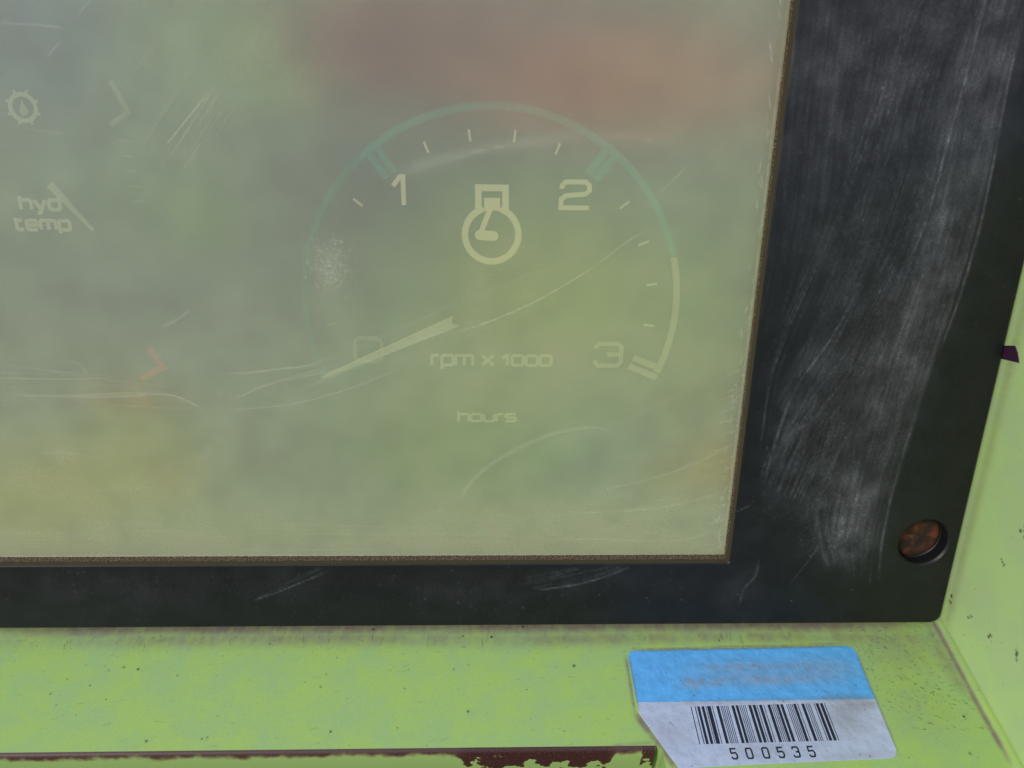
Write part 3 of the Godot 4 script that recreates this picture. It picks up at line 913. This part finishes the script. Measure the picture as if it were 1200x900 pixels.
func build_housing() -> void:
	var o := thing("console_housing", "lime green painted metal housing with ledge and side wall around the black bezel", "housing", Basis.IDENTITY, Vector3.ZERO)
	# ledge, seen from above; uv is x and -z
	uv_rect = LEDGE_RECT
	var st := start()
	var y := LEDGE_Y
	var up := func(poly: Array) -> void:
		var flat := PackedVector2Array()
		for q in poly: flat.append(Vector2(q[0], -q[1]))
		var t := Geometry2D.triangulate_polygon(flat)
		for k in range(0, t.size(), 3):
			var tri := [flat[t[k]], flat[t[k + 1]], flat[t[k + 2]]]
			if (tri[1] - tri[0]).cross(tri[2] - tri[0]) < 0: tri = [tri[0], tri[2], tri[1]]
			for j in [0, 2, 1]:
				var q: Vector2 = tri[j]
				vert(st, Vector3(q.x, y, -q.y), Vector2((q.x - LEDGE_RECT.position.x) / LEDGE_RECT.size.x, (LEDGE_RECT.end.y - q.y) / LEDGE_RECT.size.y))
	up.call([[-230, -10], [-230, FRONT_Z - 1.0], [31.4, FRONT_Z - 1.0], [32.4, FRONT_Z + 0.2], [32.9, 58], [105.4, 58], [105.4, -10]])
	# concave fillet into the wall, and the far front lip of the right part
	for k in 5:
		var a0 := PI / 2 * k / 5
		var a1 := PI / 2 * (k + 1) / 5
		var p0 := Vector2(105.4 + 2.0 * sin(a0), y + 2.0 * (1 - cos(a0)))
		var p1 := Vector2(105.4 + 2.0 * sin(a1), y + 2.0 * (1 - cos(a1)))
		var u0 := (105.4 + 2.0 * a0 - LEDGE_RECT.position.x) / LEDGE_RECT.size.x
		var u1 := (105.4 + 2.0 * a1 - LEDGE_RECT.position.x) / LEDGE_RECT.size.x
		var va := (LEDGE_RECT.end.y + 58.0) / LEDGE_RECT.size.y
		var vb := (LEDGE_RECT.end.y - 10.0) / LEDGE_RECT.size.y
		quad_uv(st, [Vector3(p0.x, p0.y, 58), Vector3(p1.x, p1.y, 58), Vector3(p1.x, p1.y, -10), Vector3(p0.x, p0.y, -10)], [Vector2(u0, va), Vector2(u1, va), Vector2(u1, vb), Vector2(u0, vb)])
	part("ledge", st, lime_ledge, o)
	st = start()
	uv_rect = LEDGE_RECT
	quad(st, Vector3(32.4, -16, FRONT_Z + 0.2), Vector3(32.9, -16, 58), Vector3(32.9, y, 58), Vector3(32.4, y, FRONT_Z + 0.2))
	quad(st, Vector3(31.4, -16, FRONT_Z - 1), Vector3(32.4, -16, FRONT_Z + 0.2), Vector3(32.4, y, FRONT_Z + 0.2), Vector3(31.4, y, FRONT_Z - 1))
	quad(st, Vector3(32.9, -16, 58), Vector3(107.4, -16, 58), Vector3(107.4, y, 58), Vector3(32.9, y, 58))
	part("ledge_step", st, lime_plain, o)
	# rounded front edge and flange
	st = start(true)
	var prof := [[FRONT_Z - 1.0, y, 0.0]]
	for k in range(1, 7):
		var a := PI / 2 * k / 6
		prof.append([FRONT_Z - 1.0 + 1.0 * sin(a), y - 1.0 * (1 - cos(a)), 1.0 * a])
	prof.append([FRONT_Z + 0.5, y - 4.0, 4.6])
	prof.append([FRONT_Z + 0.5, y - 14.0, 14.6])
	for k in prof.size() - 1:
		var a = prof[k]
		var b = prof[k + 1]
		var t0: float = a[2] / 16.0
		var t1: float = b[2] / 16.0
		var ul := (-230.0 + 130.0) / 240.0
		var ur := (30.9 + 130.0) / 240.0
		quad_uv(st, [Vector3(-230, b[1], b[0]), Vector3(30.9, b[1], b[0]), Vector3(30.9, a[1], a[0]), Vector3(-230, a[1], a[0])], [Vector2(ul, t1), Vector2(ur, t1), Vector2(ur, t0), Vector2(ul, t0)])
	st.set_smooth_group(-1)
	quad_uv(st, [Vector3(30.9, y - 14, FRONT_Z + 0.5), Vector3(30.9, y - 14, FRONT_Z - 2), Vector3(30.9, y, FRONT_Z - 1), Vector3(30.9, y - 1, FRONT_Z)], [Vector2(0.66, 0.9), Vector2(0.66, 0.9), Vector2(0.66, 0.1), Vector2(0.66, 0.1)])
	part("front_flange", st, flange_paint, o, "folded front edge with lime paint flaked off maroon primer")
	# side wall
	st = start()
	var wuv := func(p: Vector3) -> Vector2: return Vector2((p.z - WALL_RECT.position.x) / WALL_RECT.size.x, (WALL_RECT.end.y - p.y) / WALL_RECT.size.y)
	var wall := func(a: Vector3, b: Vector3, c: Vector3, d: Vector3) -> void: quad_uv(st, [a, b, c, d], [wuv.call(a), wuv.call(b), wuv.call(c), wuv.call(d)])
	var wx := WALL_X
	wall.call(Vector3(wx, y + 2.0, -62), Vector3(wx, y + 2.0, 58), Vector3(wx, 110, 58), Vector3(wx, 110, -62))
	wall.call(Vector3(wx + 2, -16, 58), Vector3(wx + 2, -16, -62), Vector3(wx + 2, 110, -62), Vector3(wx + 2, 110, 58))
	wall.call(Vector3(wx, 110, 58), Vector3(wx + 2, 110, 58), Vector3(wx + 2, 110, -62), Vector3(wx, 110, -62))
	wall.call(Vector3(wx, -16, 58), Vector3(wx + 2, -16, 58), Vector3(wx + 2, 110, 58), Vector3(wx, 110, 58))
	part("side_wall", st, lime_wall, o)
	# chips of paint on the wall, just past the bezel's edge
	st = start()
	var chip := func(zy: Array, h: float) -> void:
		for k in range(2, zy.size() / 2):
			for j in [0, k, k - 1]:
				vert(st, Vector3(wx - h, zy[j * 2 + 1], zy[j * 2]))
			for j in [0, k - 1, k]:
				vert(st, Vector3(wx - h * 0.2, zy[j * 2 + 1], zy[j * 2]))
		for k in zy.size() / 2:
			var j: int = (k + 1) % (zy.size() / 2)
			quad(st, Vector3(wx - h * 0.2, zy[k * 2 + 1], zy[k * 2]), Vector3(wx - h * 0.2, zy[j * 2 + 1], zy[j * 2]), Vector3(wx - h, zy[j * 2 + 1], zy[j * 2]), Vector3(wx - h, zy[k * 2 + 1], zy[k * 2]))
	chip.call([-27.87, 63.72, -25.51, 66.07, -21.62, 68.79, -20.1, 68.09, -18.35, 66.68, -23.33, 64.18, -26.8, 62.36], 0.25)
	part("paint_chip", st, matte(Color(0.22, 0.11, 0.21), 0.45, "maroon_primer"), o, "dark maroon chip where the lime paint is missing")
	st = start()
	chip.call([-24.49, 61.69, -21.11, 63.95, -18.64, 66.23, -17.27, 64.09, -17.61, 62.45, -23.2, 60.05], 0.12)
	part("paint_chip", st, matte(Color(0.74, 0.80, 0.14), 0.45, "yellow_paint"), o, "brighter yellow patch of older paint")
	# plate behind the bezel, in the panel's own axes
	var back := Node3D.new()
	back.name = "back_plate"
	st = start()
	for r in [[-205, -0.6, 89, 12], [-205, 166, 107, 180], [-205, 12, -156, 166], [58, 12, 89, 166], [89, 33, 107, 166]]:
		box(st, Vector3(r[0], r[1], -5.0), Vector3(r[2], r[3], -3.3))
	var bp := part("back_plate", st, lime_plain, o)
	bp.transform = Transform3D(panel_basis, Vector3.ZERO)
	back.free()

func build_bolt() -> void:
	var c := Vector2(98.5, 22.75)
	var o := thing("rusty_bolt", "rusty recessed bolt head in the round hole at the bezel's lower right corner", "bolt", panel_basis, Vector3(c.x, c.y, -3.2))
	var st := start(true)
	var rings := [[0.0, -2.5], [1.6, -2.55], [2.6, -2.4], [3.6, -2.1], [4.4, -2.0], [5.0, -2.3], [5.4, -3.0]]
	for k in rings.size() - 1:
		for j in 28:
			var p := []
			for q in [[k, j], [k + 1, j], [k + 1, j + 1], [k, j + 1]]:
				var a: float = TAU * q[1] / 28
				var r: float = rings[q[0]][0]
				var bump := 0.28 * sin(3.0 * a + q[0]) * sin(a * 2.0 + 1.3 * q[0]) if q[0] > 0 else 0.0
				p.append(Vector3(c.x + cos(a) * r * 1.12, c.y + sin(a) * r * 1.12, -2.7 + rings[q[0]][1] + 1.6 + bump))
			quad(st, p[0], p[1], p[2], p[3])
	part("bolt_head", st, rust, o)
	st = start(true)
	for j in 28:
		var a := TAU * j / 28
		var b := TAU * (j + 1) / 28
		var f := func(t: float, r: float, n: float) -> Vector3: return Vector3(c.x + cos(t) * r, c.y + sin(t) * r, n)
		quad(st, f.call(a, 5.2, -4.9), f.call(b, 5.2, -4.9), f.call(b, 7.2, -3.15), f.call(a, 7.2, -3.15))
	part("washer", st, matte(Color(0.10, 0.08, 0.11), 0.5, "dark_washer"), o)

func build_face() -> void:
	var o := thing("gauge_face_plate", "black gauge face plate lying in its shallow box behind the hazy window", "gauge panel", panel_basis, Vector3(-50, 90, -9.5))
	var st := start()
	box(st, Vector3(-154, 13.5, -11), Vector3(56, 164, -9.5))
	part("face", st, dial_black, o)
	st = start()
	box(st, Vector3(-155.5, 12.2, -9.6), Vector3(-154, 165.2, -4.8))
	box(st, Vector3(56, 12.2, -9.6), Vector3(57.5, 165.2, -4.8))
	box(st, Vector3(-154, 12.2, -9.6), Vector3(56, 13.5, -4.8))
	box(st, Vector3(-154, 164, -9.6), Vector3(56, 165.2, -4.8))
	part("box_wall", st, dial_black, o)

const DIAL := -9.5

func polar(c: Vector2, r: float, deg: float) -> Vector2:
	return c + Vector2(cos(deg_to_rad(deg)), sin(deg_to_rad(deg))) * r

func build_tachometer() -> void:
	var c := Vector2(-4.47, 77.77)
	var o := thing("tachometer", "large round engine speed gauge marked 0 to 3 behind the hazy window", "gauge", panel_basis, Vector3(c.x, c.y, DIAL))
	var n0 := DIAL - 0.02
	var n1 := DIAL + 0.10
	var st := start()
	soft_line("green_band", [arc_points(c, 41.2, 131.5, 15.5, 60)], 1.1, faint(Color(0.06, 0.55, 0.44), 0.55, "teal_print"), n0, o)
	soft_line("green_band", [arc_points(c, 41.2, 205, 158, 24)], 1.1, faint(Color(0.05, 0.42, 0.34), 0.31, "faint_green"), n0, o)  # left stretch of the arc drawn fainter
	soft_line("green_band", [arc_points(c, 41.2, 158, 131.6, 16)], 1.2, faint(Color(0.05, 0.48, 0.39), 0.36, "dim_green"), n0, o)
	soft_line("white_band", [arc_points(c, 41.2, 15.0, -22.5, 22)], 1.0, print_mid, n0, o)
	for a in [127.6, 52.5]:
		for s in [-1.55, 1.55]:
			soft_line("bar_mark", [PackedVector2Array([polar(c, 40.5, a + s), polar(c, 34.6, a + s * 1.1)])], 1.2, faint(Color(0.06, 0.55, 0.44), 0.55 if a < 90.0 else 0.4, "teal_print"), n0, o)
	for s in [-1.6, 1.6]:
		soft_line("bar_mark", [PackedVector2Array([polar(c, 41.7, -22.5 + s), polar(c, 34.6, -22.5 + s * 1.1)])], 1.0, print_mid, n0, o)
	for k in 15:
		var a := 202.5 - 15.0 * k
		if k % 5 == 0: continue
		st = start()
		ribbon(st, PackedVector2Array([polar(c, 36.9, a), polar(c, 34.5, a)]), 0.5, n0, n1)
		part("tick", st, print_ghost if k < 4 else (print_clear if k < 10 else print_dim), o)
	for d in [["0", -35.2, 64.4, 6.0, 5.4], ["1", -25.3, 99.0, 5.2, 5.8], ["2", 10.2, 98.8, 6.0, 5.4], ["3", 19.3, 63.6, 5.8, 5.2]]:
		soft_line("numeral", text_lines(d[0], Vector2(d[1], d[2]), d[3], d[4], 0.0), 0.68, print_clear if d[0] in ["1", "2"] else (print_ghost if d[0] == "0" else print_mid), n0, o)
	soft_line("caption", text_lines("rpm x 1000", Vector2(-18.0, 63.6), 2.55, 2.3, 0.62), 0.5, print_soft, n0, o)
	soft_line("caption", text_lines("hours", Vector2(-12.1, 49.9), 2.35, 1.75, 0.62), 0.42, print_soft, n0, o)
	# engine symbol: a cylinder on a crank circle, with piston and connecting rod
	st = start()
	var body := PackedVector2Array([Vector2(-6.9, 97.6), Vector2(-7.35, 98.3), Vector2(-7.35, 102.75), Vector2(-1.6, 102.75), Vector2(-1.6, 98.3), Vector2(-2.05, 97.6)])
	var ring := arc_points(Vector2(-4.5, 93.0), 5.75, 65, -245, 48)
	ring.append_array(PackedVector2Array([Vector2(-7.35, 98.6), Vector2(-7.35, 102.75), Vector2(-1.6, 102.75), Vector2(-1.6, 98.6)]))
	prism(st, PackedVector2Array([Vector2(-6.1, 98.1), Vector2(-2.75, 98.1), Vector2(-2.75, 100.7), Vector2(-6.1, 100.7)]), n0, n1)
	ribbon(st, PackedVector2Array([Vector2(-4.9, 98.3), Vector2(-6.9, 93.2)]), 1.15, n0, n1 + 0.01)
	var pill := arc_points(Vector2(-7.1, 92.9), 1.05, 90, 270, 10)
	pill.append_array(arc_points(Vector2(-4.1, 92.7), 1.05, -90, 90, 10))
	prism(st, pill, n0, n1 + 0.02)
	part("engine_symbol", st, faint(Color(0.93, 0.86, 0.66), 0.7, "symbol_print"), o)
	soft_line("engine_outline", [ring], 0.95, print_clear, n0, o, true)
	# the needle rests on zero; its black hub cap stands over the middle
	st = start()
	var along := Vector2(cos(deg_to_rad(-156.4)), sin(deg_to_rad(-156.4)))
	var side := Vector2(-along.y, along.x)
	var needle := PackedVector2Array([c + along * 8.5 + side * 1.35, c + along * 9.6, c + along * 8.5 - side * 1.35, c + along * 41 - side * 0.35, c + along * 42 , c + along * 41 + side * 0.35])
	prism(st, needle, DIAL + 1.6, DIAL + 2.3, 0.15)
	part("needle", st, faint(Color(0.93, 0.90, 0.70), 0.38, "needle_paint"), o)
	st = start(true)
	var rr := [[0.0, 2.3], [5.5, 2.25], [6.8, 1.7], [7.0, 0.0]]
	for k in 3:
		for j in 32:
			var a := TAU * j / 32
			var b := TAU * (j + 1) / 32
			var f := func(t: float, q: Array) -> Vector3: return Vector3(c.x + cos(t) * q[0], c.y + sin(t) * q[0], DIAL + q[1])
			quad(st, f.call(a, rr[k]), f.call(a, rr[k + 1]), f.call(b, rr[k + 1]), f.call(b, rr[k]))
	part("hub_cap", st, dial_black, o)

func build_side_gauges() -> void:
	var n0 := DIAL - 0.02
	var n1 := DIAL + 0.10
	var o := thing("fluid_gauge", "blurred gauge with a drop in a toothed ring at the upper left of the window", "gauge", panel_basis, Vector3(-99, 117.5, DIAL))
	var st := start()
	for k in 8:
		var a := 22.5 + 45.0 * k
		ribbon(st, PackedVector2Array([polar(Vector2(-98.7, 117.4), 2.7, a), polar(Vector2(-98.7, 117.4), 3.5, a)]), 0.55, n0, n1 + 0.01)
	part("ring_tooth", st, print_soft, o)
	soft_line("ring_symbol", [arc_points(Vector2(-98.7, 117.4), 2.5, 0, 345, 30)], 0.6, print_soft, n0, o, true)
	st = start()
	var drop := arc_points(Vector2(-98.7, 116.7), 0.85, -200, 20, 14)
	drop.append(Vector2(-98.7, 119.0))
	prism(st, drop, n0, n1)
	part("drop_symbol", st, print_soft2, o)
	soft_line("scale_mark", [PackedVector2Array([Vector2(-80.6, 122.6), Vector2(-78.0, 116.8), Vector2(-82.0, 114.3)])], 0.8, print_ghost, n0, o)
	for k in 5:
		st = start()
		ribbon(st, PackedVector2Array([Vector2(-80.8 + 0.3 * k, 111.4 - 3.0 * k), Vector2(-78.6 + 0.3 * k, 111.2 - 3.0 * k)]), 0.4, n0, n1)
		part("tick", st, print_ghost, o)
	o = thing("hydraulic_temperature_gauge", "blurred gauge lettered hyd temp with a slanting pale needle at the window's left", "gauge", panel_basis, Vector3(-97, 97, DIAL))
	soft_line("caption", text_lines("hyd", Vector2(-103.0, 97.4), 2.2, 1.9, 0.75), 0.55, print_soft, n0, o)
	soft_line("caption", text_lines("temp", Vector2(-105.0, 93.2), 2.1, 1.9, 0.75), 0.55, print_soft, n0, o)
	st = start()
	var a := Vector2(-95.4, 102.6)
	var b := Vector2(-88.0, 93.2)
	var s := (b - a).normalized().orthogonal()
	prism(st, PackedVector2Array([a + s * 0.85, b + s * 0.35, b - s * 0.35, a - s * 0.85]), DIAL + 1.0, DIAL + 1.7, 0.12)
	part("needle", st, print_soft2, o)
	o = thing("warning_gauge", "blurred red chevron and orange triangle marks low at the window's left", "gauge", panel_basis, Vector3(-81, 62, DIAL))
	soft_line("red_mark", [PackedVector2Array([Vector2(-81.0, 67.4), Vector2(-78.4, 62.9), Vector2(-83.8, 60.0)])], 1.2, print_red, n0, o)
	st = start()
	prism(st, PackedVector2Array([Vector2(-88.2, 53.2), Vector2(-81.8, 53.2), Vector2(-84.9, 57.6)]), n0, n1)
	part("orange_mark", st, print_orange, o)

func build_window() -> void:
	var o := thing("window_pane", "scratched hazy clear plastic window in the black bezel, clouded yellow green with reflections painted in", "window", panel_basis, Vector3(-50, 90, -3.1))
	uv_rect = FILM_RECT
	var st := start()
	box(st, Vector3(-153, 14.6, -4.6), Vector3(55, 163, -3.1))
	part("pane", st, pane_glass, o)
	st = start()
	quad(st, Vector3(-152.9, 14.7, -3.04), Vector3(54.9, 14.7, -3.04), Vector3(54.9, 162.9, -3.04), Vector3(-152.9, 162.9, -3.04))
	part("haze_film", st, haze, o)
	st = start()
	quad(st, Vector3(-152.8, 14.8, -3.01), Vector3(54.8, 14.8, -3.01), Vector3(54.8, 162.8, -3.01), Vector3(-152.8, 162.8, -3.01))
	part("scratches", st, scratches, o)

func rounded_corner(c: Vector2, r: float, a0: float, a1: float) -> PackedVector2Array:
	return arc_points(c, r, a0, a1, 5)

func build_bezel() -> void:
	var o := thing("bezel_frame", "dusty black plastic bezel frame with wiped smears around the hazy window", "frame", panel_basis, Vector3(-50, 0, -3))
	uv_rect = BEZEL_RECT
	var ol := -205.0
	var orr := 106.9
	var ob := 0.0
	var ot := 178.0
	var il := -150.0
	var ir := 52.36
	var ib := 17.3
	var it := 160.5
	var ro := 2.6
	var ri := 0.7
	var rh := 5.9
	var outer := [Vector2(ol + ro, ob + ro), Vector2(orr - ro, ob + ro), Vector2(orr - ro, ot - ro), Vector2(ol + ro, ot - ro)]
	var inner := [Vector2(il + ri, ib + ri), Vector2(ir - ri, ib + ri), Vector2(ir - ri, it - ri), Vector2(il + ri, it - ri)]
	var hole := [Vector2(-196.5, 22.75), Vector2(98.5, 22.75), Vector2(98.5, 155.5), Vector2(-196.5, 155.5)]
	var oc := 0.45     # chamfers
	var ic := 0.25
	var hc := 0.45
	# outlines as closed loops: outer anti-clockwise, holes anti-clockwise too
	var loops := []
	var l := PackedVector2Array()
	for k in 4: l.append_array(arc_points(outer[k], ro, 180 + 90 * k, 270 + 90 * k, 6))
	loops.append([l, oc])
	l = PackedVector2Array()
	for k in 4: l.append_array(arc_points(inner[k], ri, 180 + 90 * k, 270 + 90 * k, 6))
	loops.append([l, -ic])
	for k in 4:
		loops.append([arc_points(hole[k], rh, 0, 360 - 360.0 / 48, 47), -hc])
	var st := start()
	# front face: four bars, parted along lines from window corner through bolt hole to outer corner
	var at := func(k: int) -> Array:
		k = k % 4
		var dir_in: Vector2 = (inner[k] - hole[k]).normalized()
		var dir_out: Vector2 = (outer[k] - hole[k]).normalized()
		return [dir_in, dir_out]
	for k in 4:
		var j := (k + 1) % 4
		var poly := PackedVector2Array()
		# along the outer edge from corner k to corner j
		poly.append_array(arc_points(outer[k], ro - oc, 225 + 90 * k, 270 + 90 * k, 3))
		poly.append_array(arc_points(outer[j], ro - oc, 180 + 90 * j, 225 + 90 * j, 3))
		# round the hole at j
		var d = at.call(j)
		var a0 := rad_to_deg((d[1] as Vector2).angle())
		var a1 := rad_to_deg((d[0] as Vector2).angle())
		# bar k lies on the clockwise side as we walk inwards from corner j
		var sweep := fposmod(a1 - a0, 360.0)
		var centre := Vector2((ol + orr) / 2, ob) if k == 0 else (Vector2(orr, (ob + ot) / 2) if k == 1 else (Vector2((ol + orr) / 2, ot) if k == 2 else Vector2(ol, (ob + ot) / 2)))
		var test := polar(hole[j], rh, a0 + sweep * 0.5)
		var other := polar(hole[j], rh, a0 - (360.0 - sweep) * 0.5)
		poly.append_array(arc_points(hole[j], rh + hc, a0, a0 + sweep if test.distance_to(centre) < other.distance_to(centre) else a0 - (360.0 - sweep), 24))
		# inner edge back to corner k
		var inn := PackedVector2Array()
		inn.append_array(arc_points(inner[j], ri + ic, 225 + 90 * j, 180 + 90 * j, 3))
		inn.append_array(arc_points(inner[k], ri + ic, 270 + 90 * k, 225 + 90 * k, 3))
		poly.append_array(inn)
		d = at.call(k)
		a0 = rad_to_deg((d[0] as Vector2).angle())
		a1 = rad_to_deg((d[1] as Vector2).angle())
		sweep = fposmod(a1 - a0, 360.0)
		test = polar(hole[k], rh, a0 + sweep * 0.5)
		other = polar(hole[k], rh, a0 - (360.0 - sweep) * 0.5)
		poly.append_array(arc_points(hole[k], rh + hc, a0, a0 + sweep if test.distance_to(centre) < other.distance_to(centre) else a0 - (360.0 - sweep), 24))
		face(st, poly, 0.0)
	for q in loops:
		var lo: PackedVector2Array = q[0]
		var top := inset(lo, q[1])
		var n := lo.size()
		for k in n:
			var a := lo[k]
			var b := lo[(k + 1) % n]
			var c := top[(k + 1) % n]
			var e := top[k]
			var h: float = absf(q[1])
			if q[1] > 0:
				quad(st, Vector3(a.x, a.y, -h), Vector3(b.x, b.y, -h), Vector3(c.x, c.y, 0), Vector3(e.x, e.y, 0))
				quad(st, Vector3(a.x, a.y, -3), Vector3(b.x, b.y, -3), Vector3(b.x, b.y, -h), Vector3(a.x, a.y, -h))
			else:
				quad(st, Vector3(b.x, b.y, -h), Vector3(a.x, a.y, -h), Vector3(e.x, e.y, 0), Vector3(c.x, c.y, 0))
				if lo.size() == 48:
					quad(st, Vector3(b.x, b.y, -3.2), Vector3(a.x, a.y, -3.2), Vector3(a.x, a.y, -h), Vector3(b.x, b.y, -h))
	part("frame", st, black_plastic, o)
	st = start()
	var lo: PackedVector2Array = loops[1][0]
	for k in lo.size():
		var a := lo[k]
		var b := lo[(k + 1) % lo.size()]
		quad(st, Vector3(b.x, b.y, -3.0), Vector3(a.x, a.y, -3.0), Vector3(a.x, a.y, -ic), Vector3(b.x, b.y, -ic))
	part("inner_edge", st, dirt_edge, o, "olive brown dirty inner edge of the window opening")
	# packed dirt along the foot of the opening and up its right side
	var f := FastNoiseLite.new()
	f.frequency = 0.9
	f.seed = 5
	for run in 2:
		st = start(true)
		var steps := 700 if run == 0 else 500
		for k in steps:
			var p := []
			for j in 2:
				var t := float(k + j) / steps
				var row := []
				for q in 4:
					var r := f.get_noise_2d((k + j) * 0.9, q * 3.0 + run * 50.0)
					var s := q / 3.0
					var off := lerpf(0.0, 0.62 if run == 0 else 0.4, s) + 0.14 * r
					var hgt := lerpf(-1.75 if run == 0 else -2.5, -3.02, s) + ((0.30 * r + 0.25 * f.get_noise_2d((k + j) * 0.06, 90.0 + run * 20.0)) if q < 3 else 0.0)
					if run == 0: row.append(Vector3(lerpf(-149, 52.1, t), ib - 0.05 + off, hgt))
					else: row.append(Vector3(ir + 0.05 - off, lerpf(17.4, 160, t), hgt))
				p.append(row)
			for q in 3:
				if run == 0: quad(st, p[0][q], p[0][q + 1], p[1][q + 1], p[1][q])
				else: quad(st, p[0][q], p[0][q + 1], p[1][q + 1], p[1][q])
		part("packed_dirt", st, sediment, o, "grainy brown dirt packed along the lower edge" if run == 0 else "brown dirt packed along the right edge")

func build_sticker() -> void:
	var turn := Basis(Vector3.UP, deg_to_rad(0.98))
	var base := Vector3(28.2, LEDGE_Y, 6.25) * MM
	var o := thing("barcode_sticker", "blue and white barcode sticker with a cut corner stuck on the lime ledge", "sticker", Basis.IDENTITY, Vector3.ZERO)
	o.transform = Transform3D(turn * ledge_basis, base)
	uv_rect = STICKER_RECT
	var st := start()
	var poly := PackedVector2Array()
	poly.append_array(arc_points(Vector2(1.8, -1.8), 1.8, 180, 90, 6))
	poly.append_array(arc_points(Vector2(53.0, -2.2), 2.2, 90, 0, 6))
	poly.append_array(arc_points(Vector2(52.2, -24.6), 2.2, -8, -92, 6))
	for q in [[40, -26.95], [20, -27.25], [6.6, -27.6], [5.2, -25.2], [3.0, -21.0], [0.9, -16.8], [0.15, -15.4]]:
		poly.append(Vector2(q[0], q[1]))
	prism(st, poly, 0.0, 0.16, 0.05)
	part("label_sheet", st, sticker_paper, o)
	# bars, in units of the printed code's length
	st = start()
	var bars := [55, 6, 84, 6, 100, 18, 130, 19, 158, 5, 168, 26, 203, 5, 232, 20, 262, 5, 273, 5, 285, 5, 298, 5, 310, 5, 337, 20, 367, 18, 393, 5, 405, 5, 417, 5, 430, 5, 455, 20, 485, 20, 513, 5, 530, 20, 560, 5, 588, 20, 615, 5, 628, 5, 640, 5, 650, 18, 678, 19, 720, 5, 733, 5, 745, 5, 757, 5, 768, 19, 797, 5, 825, 20, 855, 5, 868, 5, 880, 5, 912, 5, 925, 20, 955, 20, 985, 5]
	for k in range(0, bars.size(), 2):
		var x0: float = 12.0 + (bars[k] - 55) * 30.6 / 932.0
		var x1: float = x0 + bars[k + 1] * 30.6 / 932.0
		prism(st, PackedVector2Array([Vector2(x0, -22.7), Vector2(x1, -22.7), Vector2(x1, -14.25), Vector2(x0, -14.25)]), 0.14, 0.172)
	part("barcode", st, ink, o)
	var xs := [18.9, 22.25, 25.8, 29.05, 32.4, 35.75]
	for k in 6:
		st = start()
		lettering(st, "500535"[k], Vector2(xs[k] - 0.62, -25.95), 1.24, 2.1, 0, 0.36, 0.14, 0.172)
		part("digit", st, ink, o)
